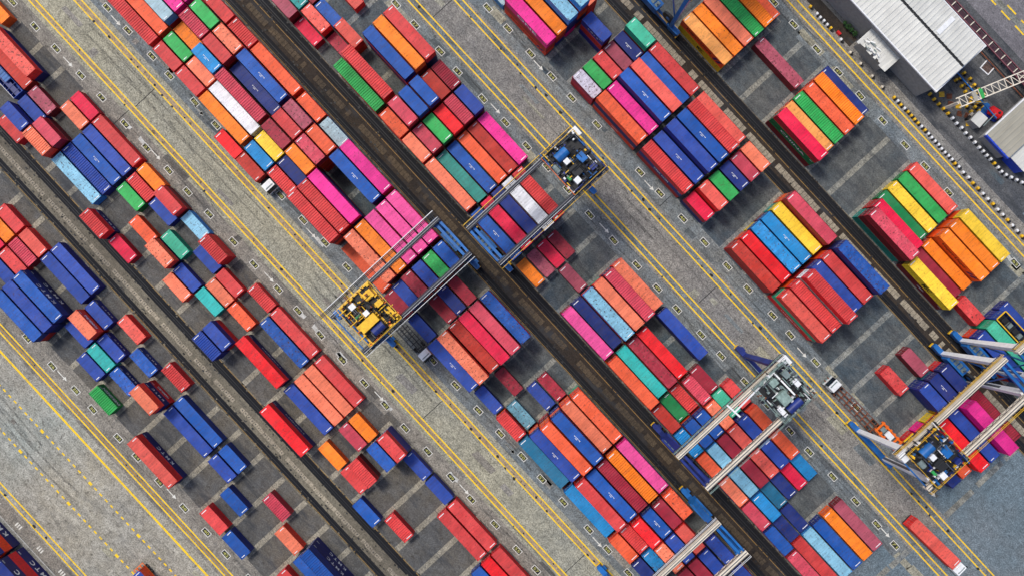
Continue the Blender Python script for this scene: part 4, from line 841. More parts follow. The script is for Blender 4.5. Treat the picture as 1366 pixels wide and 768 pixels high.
# ------------------------------------------------------------------ yard cranes
def sub(mb, name, parent): return mb.build(name, parent)
def railing(mb, a, b, mat, h=1.1, step=2.0, t=.07):
    a, b = Vector(a), Vector(b); n = max(1, round((b - a).length / step))
    for i in range(n + 1):
        p = a.lerp(b, i / n); mb.box(p.x - t/2, p.y - t/2, p.z, p.x + t/2, p.y + t/2, p.z + h, mat)
    for hh in (h, h * .55): mb.bar(a + Vector((0,0,hh)), b + Vector((0,0,hh)), t, t, mat)
def crane(label, x, cy, out, gm, fm, rail_m, trolley_y, style, half=4.2, z=20.5, y0=2.3, y1=25.4, over=1.9, legm=None, seed=1, outer_walk=False, stays=False):
    """gantry crane across one strip: rails at cy+out*y0 and cy+out*y1; girders run across the strip at x-half and x+half"""
    legm = legm or fm
    t = thing('gantry_crane', label, 'gantry crane', (x, cy, 0), 0, 'gantry cranes straddling the container strips')
    Y = lambda v: out * v
    G, F, L, RM = M[gm], M[fm], M[legm], M[rail_m]
    ya, yb = Y(y0 - 1.2), Y(y1 + over)
    for sx in (-1, 1):
        g = MB(); gx = sx * half; lo, hi = sorted((ya, yb))
        g.box(gx - .3, lo, z, gx + .3, hi, z + 1.5, G)
        g.box(gx - .4, lo, z + 1.5, gx + .4, hi, z + 1.56, G)
        for k in range(13): 
            yy = lo + (hi - lo) * (k + .5) / 13; g.box(gx - .38, yy - .04, z + .02, gx + .38, yy + .04, z + 1.49, G)
        go = g.build('girder', t)
        q = MB(); q.box(gx - .06 - sx * .12, lo + .1, z + 1.56, gx + .06 - sx * .12, hi - .1, z + 1.7, M['steel'])
        q.box(gx + sx * .3 - .03, lo + .1, z + 1.562, gx + sx * .3 + .03, hi - .1, z + 1.66, M['white' if gm != 'cream' else 'steel']); q.build('trolley_rail', go)
        q = MB(); wx = gx + sx * (1.45 if outer_walk and sx < 0 else .68)
        for dx in (-.24, 0, .24): q.box(wx + dx - .06, lo - (1.6 if outer_walk and sx < 0 else 0), z + .55, wx + dx + .06, hi, z + .62, M['dark'])
        for k in range(20): yy = lo + (hi - lo) * (k + .5) / 20; q.box(min(gx, wx - .3), yy - .05, z + .45, max(gx, wx + .3), yy + .05, z + .55, G)
        q.build('walkway', go)
        q = MB(); railing(q, (wx + sx * .3, lo, z + .6), (wx + sx * .3, hi, z + .6), RM, t=.06)
        q.build('handrail', go)
        q = MB()                                                         # festoon cable with its loops
        fx = gx - sx * .52; q.bar((fx, lo, z + 1.25), (fx, hi, z + 1.25), .06, .06, M['dark'])
        for k in range(16):
            yy = lo + (hi - lo) * k / 16; y2 = lo + (hi - lo) * (k + 1) / 16; m_ = (yy + y2) / 2
            q.bar((fx, yy, z + 1.2), (fx, m_, z + .5), .05, .05, M['dark']); q.bar((fx, m_, z + .5), (fx, y2, z + 1.2), .05, .05, M['dark'])
        q.build('cable_festoon', go)
    for yy, nm in ((Y(y0), 'in'), (Y(y1), 'out')):
        for sx in (-1, 1):
            gx = sx * half; q = MB()
            q.bar((gx, yy, 2.5), (gx, yy, z), .62, .85, L, .85, 1.15); q.box(gx - .62, yy - .62, z - .5, gx + .62, yy + .62, z - .01, L)
            q.bar((gx - sx * .32, yy, 2.6), (gx - sx * .32, yy, z - .6), .12, .5, M['steel'])
            lo_ = q.build('leg', t)
        q = MB(); q.box(-half - 2.3, yy - .42, 1.45, half + 2.3, yy + .42, 2.45, F)
        q.box(-half - 2.0, yy - .52, 2.45, half + 2.0, yy + .52, 2.5, F); so = q.build('sill_beam', t)
        q = MB(); railing(q, (-half + .9, yy - .5 * (1 if yy > 0 else -1), 2.5), (half - .9, yy - .5 * (1 if yy > 0 else -1), 2.5), RM, 1.0); q.build('handrail', so)
        for sx in (-1, 1):
            q = MB(); bx = sx * (half + .9); q.box(bx - 1.25, yy - .38, .75, bx + 1.25, yy + .38, 1.44, F)
            q.box(bx - .5, yy + .4, .8, bx + .4, yy + .95, 1.5, M['yellow'] if rail_m == 'yellow' else F); bo = q.build('bogie', t)
            for wx in (-.72, .72):
                w_ = MB(); w_.tube((bx + wx, yy - .3, .56), (bx + wx, yy + .3, .56), .55, M['rubber'], 14)
                w_.tube((bx + wx, yy - .34, .56), (bx + wx, yy + .34, .56), .24, M['steel'], 8); w_.build('wheel', bo)
            q = MB(); q.box(bx + sx * 1.3 - .12, yy - .5, .6, bx + sx * 1.3 + .12, yy + .5, 1.1, M['yellow']); q.build('bumper', bo)
        q = MB(); yy2 = yy; q.bar((-half, yy2, z + .4), (half, yy2, z + .4), .5, .6, F); q.build('tie_beam', t)
        q = MB()
        if nm == 'in':
            for sx in (-1, 1): q.bar((sx * half, yy, 6), (0, yy, z - 1), .22, .22, F)
            q.build('brace', t)
    q = MB(); q.bar((-half, yb - out * .35, z + .7), (half, yb - out * .35, z + .7), .22, .22, F); q.build('end_tie', t)
    q = MB(); q.bar((-half, ya + out * .3, z + .8), (half, ya + out * .3, z + .8), .4, .5, F); q.build('end_tie', t)
    # ladder with cage on one inner leg, power house and reel on the sills
    q = MB(); lx, ly = -half + .75, Y(y0)
    for dx in (0, .45): q.bar((lx + dx, ly, 2.5), (lx + dx, ly, z + .4), .06, .06, RM)
    for k in range(46): q.bar((lx, ly, 2.8 + k * .38), (lx + .45, ly, 2.8 + k * .38), .04, .04, RM)
    q.build('ladder', t)
    q = MB(); px_ = -1.2
    q.box(px_ - 2.2, Y(y0) - .95, 2.55, px_ + 2.2, Y(y0) + .95, 4.9, F); q.box(px_ - 2.3, Y(y0) - 1.02, 4.9, px_ + 2.3, Y(y0) + 1.02, 4.98, F)
    po = q.build('power_house', t)
    q = MB()
    for k in range(4): q.box(px_ - 1.9 + k * 1.0, Y(y0) - .6, 4.98, px_ - 1.2 + k * 1.0, Y(y0) + .5, 5.12, M['greym'])
    q.tube((px_ + 1.6, Y(y0) - .2, 4.98), (px_ + 1.6, Y(y0) - .2, 6.0), .14, M['steel'], 8); q.build('roof_vents', po)
    q = MB(); rx = half - 1.3; q.tube((rx, Y(y0) - .25 , 4.4), (rx, Y(y0) + .25, 4.4), 1.5, M['dark'], 18)
    q.tube((rx, Y(y0) - .3 , 4.4), (rx, Y(y0) + .3, 4.4), .5, F, 12); q.build('cable_reel', t)
    if stays:
        q = MB(); yo = Y(y1 - 1.5)
        q.bar((-half + .3, yo, z + 2), (-half + .6, Y(y1 - 11.5), z + 2.4), .26, .26, M['white']); q.bar((-half + .3, yo, z + 2), (half - 3.1, Y(y1 - 2), z + 5.6), .26, .26, M['white'])
        q.bar((-half - 1.2, Y(y1 - 11.5), z + 2.3), (-half + 1.9, Y(y1 - 11.2), z + 2.3), .3, .3, M['white']); q.build('stay_bar', t)
    # trolley on the girders
    ty = Y(trolley_y); zt = z + 1.72; tr = MB(); pm = {'yellow': 'yellow', 'blue': 'girderdark', 'grey': 'greym'}[style]
    hw = half + .2
    for yy in (-3.3, -1.1, 1.1, 3.3): tr.box(-hw, ty + yy - .16, zt, hw, ty + yy + .16, zt + .4, M[pm])
    for xx in (-hw, hw - .3): tr.box(xx, ty - 3.5, zt + .02, xx + .3, ty + 3.5, zt + .42, M[pm])
    tr.box(-hw + .5, ty - 3.5, zt + .3, hw - .5, ty + 3.5, zt + .36, M['dark'])
    to = tr.build('trolley', t); rr = random.Random(seed); H0 = zt + .53
    q = MB()
    for a, b in (((-hw, -3.8), (hw, -3.8)), ((hw, -3.8), (hw, 3.8)), ((hw, 3.8), (-hw, 3.8)), ((-hw, 3.8), (-hw, -3.8))):
        railing(q, (a[0], ty + a[1], zt + .4), (b[0], ty + b[1], zt + .4), M['orange' if seed == 5 and a[1] < 0 and b[1] < 0 else ('yellow' if style != 'grey' else 'palegreen')], 1.1, 1.6, .06)
    q.build('handrail', to)
    def bit(name, a, b, la, lb, h, mat, zz=0.0):
        q = MB(); q.box(a - la/2, ty + b - lb/2, H0 + zz, a + la/2, ty + b + lb/2, H0 + zz + h, M[mat])
        n = int(max(la, lb) / .35)
        for k in range(n):
            if la > lb: q.box(a - la/2 + (k + .3) * la / n, ty + b - lb/2 - .02, H0 + zz + .1, a - la/2 + (k + .5) * la / n, ty + b + lb/2 + .02, H0 + zz + h + .03, M[mat])
            else: q.box(a - la/2 - .02, ty + b - lb/2 + (k + .3) * lb / n, H0 + zz + .1, a + la/2 + .02, ty + b - lb/2 + (k + .5) * lb / n, H0 + zz + h + .03, M[mat])
        return q.build(name, to)
    def drum(name, a, b, ln, r, mat, along='y', z_=None):
        q = MB(); z_ = H0 + r + .15 if z_ is None else z_; d = Vector((0, ln/2, 0)) if along == 'y' else Vector((ln/2, 0, 0)); c = Vector((a, ty + b, z_))
        q.tube(c - d, c + d, r, M[mat], 18)
        for s_ in (-1, -.33, .33, 1): q.tube(c + d * s_ * .97 - d.normalized() * .06, c + d * s_ * .97 + d.normalized() * .06, r * 1.12, M['dark' if s_ in (-1, 1) else mat], 18)
        return q.build(name, to)
    if style == 'yellow':
        bit('engine_cover', 1.2, -1.0, 1.7, 3.7, 1.9, 'yellow'); bit('cooling_unit', -2.9, -1.3, 1.0, 1.1, 1.2, 'white'); bit('cooling_unit', -.4, -.2, .9, 1.0, 1.4, 'white')
        bit('motor', -1.0, -1.8, .5, 1.0, .8, 'greenm'); bit('switch_box', -.2, 2.6, 1.0, 1.3, 1.2, 'yellow'); drum('hoist_drum', 3.0, -.4, 2.6, .8, 'cranenavy')
        q = MB(); pts = [(-2.4, -.6), (-2.2, 1.0), (-1.0, 1.6), (.4, 1.4), (2.2, 2.2)]
        for p, p2 in zip(pts, pts[1:]): q.tube((p[0], ty + p[1], H0 + 1.5), (p2[0], ty + p2[1], H0 + 1.5), .16, M['rubber'], 7)
        q.build('cable_chain', to)
        bit('winch_frame', -2.6, 2.2, 1.5, 1.9, .5, 'yellow'); bit('winch_frame', 2.4, 2.9, 2.6, 1.1, .4, 'yellow'); bit('winch', -1.2, .8, 1.2, .9, .8, 'dark')
        pal = ['yellow', 'yellow', 'dark', 'orange', 'dark', 'rust', 'dark', 'yellow']
    elif style == 'blue':
        sgn = 1
        drum('hoist_drum', -2.4, -.8, 2.7, .85, 'craneblue'); bit('control_box', -.9, -.9, .95, 1.0, 1.5, 'white'); drum('air_tank', -1.2, -3.0, 1.7, .55, 'greym', 'x')
        bit('motor', 1.6, -2.5, 1.0, .5, .8, 'greenm'); bit('cooling_unit', 2.8, -1.7, 1.1, 1.1, 1.3, 'white'); bit('winch', 1.3, -.6, 2.1, 1.9, 1.0, 'dark'); bit('drive_unit', .3, 1.6, 1.7, 1.4, 1.1, 'craneblue')
        bit('switch_box', 2.9, 2.0, .9, 1.2, 1.0, 'cranenavy')
        q = MB()
        for dy in (.2, .55): q.bar((-3.6, ty + dy, H0 + .9), (3.6, ty + dy, H0 + .9), .16, .2, M['rubber'])
        q.build('cable_chain', to)
        pal = ['dark', 'cranenavy', 'yellow', 'steel', 'dark', 'craneblue', 'girderdark', 'dark', 'white']
    else:
        bit('engine_cover', .6, -.9, 2.2, 1.9, 1.5, 'palegreen'); drum('hoist_drum', 2.9, -.4, 3.2, .75, 'cranenavy'); bit('cooling_unit', 2.2, -2.7, 2.0, .8, 1.1, 'white')
        bit('switch_box', -2.6, -.4, 1.2, 1.4, 1.3, 'palegreen'); bit('control_box', -2.2, 2.2, 1.3, 1.1, 1.2, 'greym'); bit('motor', .2, 2.6, 1.4, .9, 1.0, 'white'); bit('winch', -.6, 1.1, 1.0, 1.2, .9, 'dark')
        pal = ['palegreen', 'greym', 'white', 'dark', 'palegreen', 'rust', 'dark', 'girderdark', 'greym']
    q = MB()
    for k in range(150):
        a, b = rr.uniform(-4.3, 4.3), rr.uniform(-3.9, 3.9); la, lb = rr.uniform(.12, .55), rr.uniform(.12, .55)
        if rr.random() < .3: la, lb = (.14, rr.uniform(.8, 2)) if rr.random() < .5 else (rr.uniform(.8, 2), .14)
        q.box(a - la/2, ty + b - lb/2, H0, a + la/2, ty + b + lb/2, H0 + rr.uniform(.25, 1.0), M[rr.choice(pal)])
    for k in range(36):
        a, b = rr.uniform(-3.9, 3.6), rr.uniform(-3.3, 3.3); al = rr.random() < .5; ln_ = rr.uniform(1, 2.6); zz = H0 + rr.uniform(.7, 1.3)
        q.tube((a, ty + b, zz), (min(3.9, a + ln_) if al else a, ty + (b if al else min(3.6, b + ln_)), zz), .07, M[rr.choice(['steel', 'dark', pal[0]])], 6)
    pw = q.build('pipework', to); pw['kind'] = 'stuff'
    q = MB(); cs = -out                                                   # driver's cabin hangs beside the trolley
    q.box(-hw - .3, ty + out * 3.9 - .9, zt - 2.4, -hw + 1.5, ty + out * 3.9 + .9, zt - .1, M['white' if style != 'yellow' else 'craneblue']); co = q.build('cabin', t)
    q = MB(); q.box(-hw - .33, ty + out * 3.9 - .7, zt - 2.0, -hw - .31, ty + out * 3.9 + .7, zt - .8, M['glass']); q.build('window', co)
    q = MB(); hz = zt - 5.4
    q.box(-2.9, ty - .55, hz, 2.9, ty + .55, hz + .35, M['yellow'])
    for sx in (-1, 1): q.box(sx * 2.9 - .15, ty - 1.15, hz - .1, sx * 2.9 + .15, ty + 1.15, hz + .3, M['yellow'])
    spo = q.build('spreader', t)
    q = MB()
    for sx in (-1, 1):
        for sy in (-1, 1): q.bar((sx * 1.6, ty + sy * .5, hz + .3), (sx * 1.9, ty + sy * 1.2, zt), .05, .05, M['dark'])
    q.build('hoist_rope', spo)
    return t
crane('blue and dark gantry crane with yellow machinery trolley over the middle strip', -12.2, 0, -1, 'girderdark', 'craneblue', 'white', 21.6, 'yellow', seed=3, outer_walk=True)
crane('dark gantry crane with blue drum on its trolley, right of the central rails', -7.3, 0, 1, 'girderdark', 'craneblue', 'yellow', 23.0, 'blue', seed=5)
crane('cream gantry crane with pale grey-green cluttered trolley and white stay bars', 47.6, 0, 1, 'cream', 'cranenavy', 'palegreen', 22.9, 'grey', half=3.8, seed=8, stays=True)
crane('cream gantry crane cut off by the bottom edge of the photo', 60.9, 0, -1, 'cream', 'craneblue', 'white', 20.5, 'yellow', half=3.6, seed=9)
crane('cream gantry crane with white legs at the lower right, dark trolley at its end', 74.4, PER, -1, 'cream', 'craneblue', 'yellow', 22.3, 'blue', half=3.8, seed=12, legm='white')
crane('cream gantry crane at the right border over the last stacks', 75.2, PER, 1, 'cream', 'craneblue', 'yellow', 21.5, 'blue', half=3.9, seed=13, legm='white')
crane('blue gantry crane cut off by the top edge above orange containers', -20.3, PER, 1, 'cranenavy', 'craneblue', 'yellow', 14.5, 'blue', half=5.0, seed=15)

# ------------------------------------------------------------------ lorries
def lorry(label, x, y, rz, cabc='white', length=12.4, load=False, bed='dark'):
    t = thing('terminal_lorry', label, 'lorry', (x, y, 0), rz, 'lorries in the truck lanes')       # origin at the middle of the bed, cab toward +x
    h = length / 2; q = MB(); m = M[bed]
    for sy in (-.42, .42): q.box(-h, sy - .09, .95, h + 3.2, sy + .09, 1.2, m)
    for k in range(9): xx = -h + .1 + k * (length - .3) / 8; q.box(xx - .08, -1.18, .98, xx + .08, 1.18, 1.16, m)
    for sy in (-1.18, 1.18): q.box(-h, sy - .06, 1.0, h, sy + .06, 1.14, m)
    q.build('chassis', t)
    cx = h + 1.7; q = MB()
    q.add([(cx - 1.05, -1.22, 1.0), (cx + 1.15, -1.22, 1.0), (cx + 1.15, 1.22, 1.0), (cx - 1.05, 1.22, 1.0),
           (cx - 1.0, -1.16, 2.75), (cx + .62, -1.12, 2.85), (cx + .62, 1.12, 2.85), (cx - 1.0, 1.16, 2.75), (cx + 1.12, -1.2, 1.85), (cx + 1.12, 1.2, 1.85)],
          [(4,5,6,7), (0,1,8,5,4), (3,7,6,9,2), (1,2,9,8), (0,4,7,3), (0,3,2,1)], M[cabc])
    q.box(cx - .7, -.6, 2.8, cx + .1, .6, 2.98, M[cabc]); q.box(cx + .1, -.9, 2.86, cx + .3, .9, 2.93, M['greym'])
    q.box(cx + .9, -1.25, .45, cx + 1.3, 1.25, .98, M['greym'])
    co = q.build('cab', t)
    q = MB(); q.add([(cx + .66, -1.05, 2.76), (cx + .66, 1.05, 2.76), (cx + 1.15, 1.12, 1.92), (cx + 1.15, -1.12, 1.92)], [(0,3,2,1)], M['glass']); q.build('windscreen', co)
    q = MB()
    for sy in (-1, 1): q.box(cx + .9, sy * 1.42 - .12, 1.9, cx + 1.0, sy * 1.42 + .12, 2.4, M['dark'])
    q.build('mirror', co)
    q = MB(); q.box(h + .15, -.8, 1.2, h + .5, .8, 2.0, M['dark']); q.tube((h + .3, -.9, 1.2), (h + .3, -.9, 2.9), .08, M['steel'], 8); q.build('exhaust_frame', t)
    for xx in (-h + 1.2, -h + 2.5, h - .4, h + 2.2):
        for sy in (-1, 1):
            q = MB(); q.tube((xx, sy * .78, .5), (xx, sy * 1.2, .5), .5, M['rubber'], 14); q.tube((xx, sy * .9, .5), (xx, sy * 1.22, .5), .22, M['steel'], 8); q.build('wheel', t)
    return t
def on_road(size, cn, label, x, y, rz, fl=''): return container(size, cn, label, (x, y, 1.24), rz, fl, group=None, inward=1)
lorry('white-cabbed lorry carrying a salmon container on the bottom right apron', 97.0, 27.5, .055)
on_road('L', 'salmonred', 'salmon long container riding on the white-cabbed lorry, bottom right', 97.0, 27.5, .055)
lorry('white-cabbed lorry with blue body and empty frame trailer, facing up the lane', 68.2, 34.75, math.pi + .03, bed='rust')
lorry('empty dark lorry with white cab waiting under the yellow-trolley crane', -7.6, -22.1, 0, length=11.5)
lorry('lorry with white cab carrying red and brick containers, middle strip lane', -54.8, -22.15, 0, length=12.9)
on_road('S', 'brightred', 'bright red short container on the lorry, behind the brick one', -58.0, -22.2, 0)
on_road('S', 'brick', 'brick red short container on the lorry, next to the white cab', -51.7, -22.15, 0)
lorry('lorry carrying a blue-roofed container on the lower left road, cut by the edge', -2.1, -94.5, 0.0, bed='orange')
t = on_road('L', 'blue', 'blue-roofed container with orange sides and dark logo, bottom edge of lower left road', -1.4, -94.5, 0.0)
for ch in list(t.children):
    if ch.name.startswith(('body', 'door')): ch.color = (*lin((232, 72, 28)), 1)
for k in range(2):
    o = inst('emblem', text_mesh('H', M['navyink']), t, (-3.6 + k * .9, CW / 2 + .015, 1.5)); o.scale = (.7, .9, 1); o.rotation_euler = (math.radians(90), 0, math.pi)
t = thing('lifting_frame', 'orange lifting frame lying behind the empty lorry, lower right lane', 'lifting frame', (75.8, 35.9, 0)); q = MB()
for sy in (-1, 1): q.box(-2.8, sy * 1.0 - .18, .9, 2.8, sy * 1.0 + .18, 1.3, M['orange'])
q.build('side_beam', t); q = MB()
for k in range(6): q.box(-2.7 + k * 1.05, -1.3, 1.32, -2.3 + k * 1.05, 1.3, 1.55, M['orange'])
q.build('cross_beam', t); q = MB(); q.box(-.9, -.6, 1.56, .8, .6, 2.0, M['white']); q.box(-2.2, -.5, 1.56, -1.2, .5, 1.8, M['greym']); q.build('head_block', t)

# ------------------------------------------------------------------ sheds at the top right
def slope(mb, x0, x1, ya, za, yb, zb, mat, pitch=.6, rise=.07):
    n = int((x1 - x0) / pitch); p = (x1 - x0) / n
    for i in range(n):
        a = x0 + i * p; b_ = a + p * .78; c_ = a + p
        mb.add([(a, ya, za), (b_, ya, za), (b_, yb, zb), (a, yb, zb)], [(0,1,2,3) if yb > ya else (3,2,1,0)], mat)
        mb.add([(b_, ya, za + rise), (c_, ya, za + rise), (c_, yb, zb + rise), (b_, yb, zb + rise), (b_, ya, za), (b_, yb, zb), (c_, ya, za), (c_, yb, zb)], [(0,1,2,3), (0,3,5,4), (1,6,7,2)], mat)
wh = thing('warehouse', 'large warehouse with pale grey ridged roof at the top right', 'warehouse', (0, 0, 0))
q = MB(); q.box(-40, 87.4, 0, 29.2, 99.4, 7.6, M['wall']); q.build('wall', wh)
q = MB(); slope(q, -40.5, 29.65, 86.95, 7.95, 93.2, 9.0, M['roofsheet'], 1.0, .1); ro = q.build('roof', wh)
q = MB(); slope(q, -40.5, 29.65, 99.93, 7.95, 93.75, 9.0, M['roofsheet'], 1.0, .1); q.build('roof', wh)
q = MB(); q.box(-40.5, 93.2, 8.82, 29.6, 93.75, 8.86, M['dark']); q.build('ridge_gutter', wh)
q = MB(); q.box(-40.5, 86.72, 7.72, 29.95, 86.95, 8.08, M['white']); q.box(-40.5, 99.93, 7.72, 29.95, 100.1, 8.08, M['white']); q.box(29.66, 86.95, 7.75, 29.95, 99.93, 8.02, M['white']); q.build('gutter', wh)
q = MB(); q.add([(21.0, 94.2, 9.06), (22.0, 94.2, 9.06), (22.0, 99.0, 8.25), (21.0, 99.0, 8.25)], [(0,1,2,3)], M['white']); q.build('skylight', wh)
q = MB()
for k in range(5): q.box(29.22, 88.2 + k * 2.3, 0, 29.3, 89.9 + k * 2.3, 4.5, M['shedblue'])
q.build('door', wh)
an = thing('lean_to', 'lean-to with torn light metal roof sheets beside the warehouse', 'shed', (0, 0, 0))
q = MB(); q.box(13, 84.9, 0, 19.8, 87.3, 4.2, M['wall']); q.build('wall', an)
rr = random.Random(4); xx = 12.4
while xx < 20.1:                                                        # sheets of uneven length, lifted and slipped
    wd = .62; y0_ = 83.7 + (rr.uniform(0, .8) if 13 < xx < 18.6 else 0); dz = rr.uniform(0, .12)
    q = MB(); q.add([(xx, y0_, 4.75 + dz), (xx + wd, y0_, 4.75 + dz + rr.uniform(-.05, .1)), (xx + wd, 87.95, 5.35 + dz), (xx, 87.95, 5.35 + dz),
                     (xx, y0_, 4.70 + dz), (xx + wd, y0_, 4.70 + dz), (xx + wd, 87.95, 5.3 + dz), (xx, 87.95, 5.3 + dz)], [(0,1,2,3), (4,5,1,0), (5,6,2,1), (7,4,0,3), (7,6,5,4)], M['roofsheet'])
    q.build('roof_sheet', an); xx += wd + .01
q = MB()
for k in range(14):
    x_ = rr.uniform(12.6, 18); y_ = rr.uniform(83.9, 85.6); a_ = rr.uniform(-.6, .6); l_ = rr.uniform(.5, 1.5)
    q.bar((x_, y_, 5.3), (x_ + l_ * math.cos(a_), y_ + l_ * math.sin(a_), 5.35 + rr.uniform(0, .3)), rr.uniform(.08, .35), .04, M[rr.choice(['white', 'greym', 'roofsheet'])])
q.build('loose_sheets', an)
sh = thing('workshop_shed', 'shed with weathered striped roof and blue fascia at the right border', 'shed', (0, 0, 0))
q = MB(); q.box(44.2, 91.0, 0, 49.8, 112, 3.4, M['wall']); q.build('wall', sh)
q = MB(); slope(q, 43.75, 50.2, 90.72, 4.0, 112, 4.0, M['roofsheet2'], .95, .12); q.build('roof', sh)
q = MB(); q.box(43.75, 90.4, 3.2, 50.2, 90.70, 4.05, M['shedblue']); q.build('fascia', sh)
q = MB(); q.box(43.5, 90.4, 3.5, 43.74, 112, 4.1, M['white']); q.build('gutter', sh)
s2 = thing('small_shed', 'small blue and white roofed shed cut off by the right border', 'shed', (0, 0, 0))
q = MB(); q.box(50.6, 91.6, 0, 54.5, 100, 3.0, M['shedblue']); q.build('wall', s2); q = MB(); slope(q, 50.5, 54.6, 91.5, 3.1, 100, 3.1, M['roofsheet'], .8, .06); q.build('roof', s2)
# earth bank behind the kerb and the planting beside the warehouse
sheet('earth_strip', -30, 84.4, 12.5, 86.6, 0.012, M['trench'])
sheet('work_yard', 29.6, 89.9, 58, 103, 0.013, M['oilpatch'])
M['leafm'] = simple('shrub_leaves', (52, 92, 40), 0.8, vary=0.5, sc_=3)
rr = random.Random(31)
for k in range(4):
    x0_ = 8.2 + k * 1.0; sz = rr.uniform(.4, .65)
    t = thing('shrub', f'small green shrub beside the warehouse wall, {ordw(k + 1)} from the upper left', 'shrub', (x0_, 86.6, 0), 0, 'shrubs beside the warehouse')
    q = MB(); q.tube((0, 0, 0), (0, 0, .8), .07, M['rust'], 6, .03); q.build('stem', t); q = MB()
    for i in range(150):
        v = Vector((rr.gauss(0, 1), rr.gauss(0, 1), rr.gauss(0, .8))); v = v.normalized() * sz * rr.uniform(.4, 1.05); a = Vector((rr.gauss(0,1), rr.gauss(0,1), rr.gauss(0,1))).normalized() * .13; b_ = a.cross(v).normalized() * .09
        c_ = v + Vector((0, 0, .9)); q.add([c_ - a, c_ + b_, c_ + a, c_ - b_], [(0,1,2,3)], M['leafm'])
    q.build('foliage', t)

# pipe rack beyond the warehouse
t = thing('pipe_rack', 'long dark red ladder-like pipe rack running behind the warehouse', 'pipe rack', (0, 0, 0))
M['rackred'] = simple('rack_dark_red', (120, 70, 80), 0.7, vary=.3); M['trayd'] = simple('tray_dark', (62, 36, 48), .7)
q = MB()
for dy in (104.3, 105.75): q.box(-40, dy - .09, 1.5, 90, dy + .09, 1.85, M['rackred'])
q.build('rail', t); q = MB()
for k in range(70): q.box(-39 + k * 1.85, 104.44, 1.55, -38.85 + k * 1.85, 105.6, 1.8, M['cream'])
for k in range(33): q.box(-38 + k * 3.9, 104.9, 0, -37.8 + k * 3.9, 105.1, 1.5, M['dark'])
q.build('rung', t); q = MB()
for k in range(69): q.box(-38.7 + k * 1.85, 104.5, 1.3, -37.25 + k * 1.85, 105.55, 1.5, M['trayd'])
q.build('tray_panel', t); q = MB()
for k, yy in enumerate((103.1, 103.45)): q.tube((-40, yy, .6), (90, yy, .6), .12, M[('rust', 'dark')[k]], 7)
q.build('pipe', t)

# striped barrier blocks
def block_mesh(c1, c2, stripes, s=1.0):
    q = MB(); L_ = .95 * s; n = 2
    for i in range(n):
        a = -L_/2 + i * L_ / n; cm = (c1, c2)[i] if stripes else c1
        x0_, x1_ = a, a + L_ / n; 
        q.add([(x0_,-.32,0),(x1_,-.32,0),(x1_,.32,0),(x0_,.32,0),(x0_,-.22,.62),(x1_,-.22,.62),(x1_,.22,.62),(x0_,.22,.62)], [(4,5,6,7),(0,1,5,4),(2,3,7,6)] + ([(3,0,4,7)] if i == 0 else []) + ([(1,2,6,5)] if i == n-1 else []), M[cm])
    return q.mesh('barrier_block')
BW, BY, BR, BP = block_mesh('white', 'dark', True), block_mesh('yellow', 'dark', True), block_mesh('redm', 'dark', False), block_mesh('cream', 'dark', True, .8)
def barrier(x, y, me, rz, label, group):
    o = inst('barrier_block', me, None, (x, y, .012), rz); tag(o, label, 'barrier', group)
rr = random.Random(77); CT = [0]
def rowA(x0, x1, step=1.02):
    x = x0
    while x < x1:
        yl = rr.random() < .3 or 30.5 < x < 34
        CT[0] += 1; barrier(x, 83.95 + rr.uniform(-.07, .07), BY if yl else BW, rr.uniform(-.06, .06), ('yellow and black' if yl else 'white and black') + f' striped block, {ordw(CT[0])} from the top along the yellow line', 'striped barrier blocks along the yellow line')
        x += step * (1 if x < 45 else 1.45)
rowA(3.2, 7.6); rowA(10.4, 11.2); rowA(26.5, 67.5)
for kk, x in enumerate((1.2, -1.8, -4.5, -8, -12, -16)): barrier(x, 84.0, BY, .2, f'yellow and black block of the broken top line, {ordw(kk + 1)} from its lower end', 'striped barrier blocks along the yellow line')
barrier(8.9, 84.55, BR, 0, 'red block standing in the broken barrier line at the top', None)
for kk, x in enumerate((13.6, 16.7, 20.2, 23.2)): barrier(x, 83.6, BP, .3, f'pale block in front of the lean-to, {ordw(kk + 1)} from the upper end', 'pale blocks in front of the lean-to')
x = 31.0
for k in range(30):
    yy = 89.8 + (max(0, x - 52) ** 1.6) * .12 + rr.uniform(-.1, .1); yl = k < 5 or k in (15, 22)
    barrier(x, yy, BY if yl else BW, rr.uniform(-.05, .05) + (.25 if x > 54 else 0), ('yellow and black' if yl else 'white and black') + f' striped block, {ordw(k + 1)} from the upper end of the workshop line', 'striped barrier blocks by the workshop')
    x += 1.12 if k > 10 else 1.35
for k in range(18):
    a, b = k % 6, k // 6
    barrier(31.2 + a * 1.5 + rr.uniform(-.2, .2), 95.6 + b * 1.1 + rr.uniform(-.15, .15), BY, rr.uniform(-.3, .3) + .1, f"yellow and black block, {ordw(a + 1)} in the {['lower', 'middle', 'upper'][b]} row of the cluster below the boom", 'stored barrier blocks by the boom')
for k in range(9):
    barrier(38 + (k % 3) * 1.2 + rr.uniform(-.2, .2), 93.6 + (k // 3) * 1.2, BY, rr.uniform(-.4, .4), f"yellow and black block, {ordw(k % 3 + 1)} in {['lower', 'middle', 'upper'][k // 3]} row of the boom foot cluster", 'stored barrier blocks under the boom')
for k in range(7):
    x_, y_ = 32.5 + k * 1.35, 91.6 + (k % 2) * .9; t = thing('pallet', f'small worn yellowish pallet, {ordw(k + 1)} from the left on the work yard', 'pallet', (x_, y_, .02), rr.uniform(0, 1), 'pallets on the work yard')
    q = MB()
    for i in range(4): q.box(-.55, -.5 + i * .28, .08, .55, -.32 + i * .28, .14, M['rust' if k % 3 else 'yellow'])
    q.box(-.5, -.5, 0, .5, .52, .06, M['dark']); q.build('board', t)

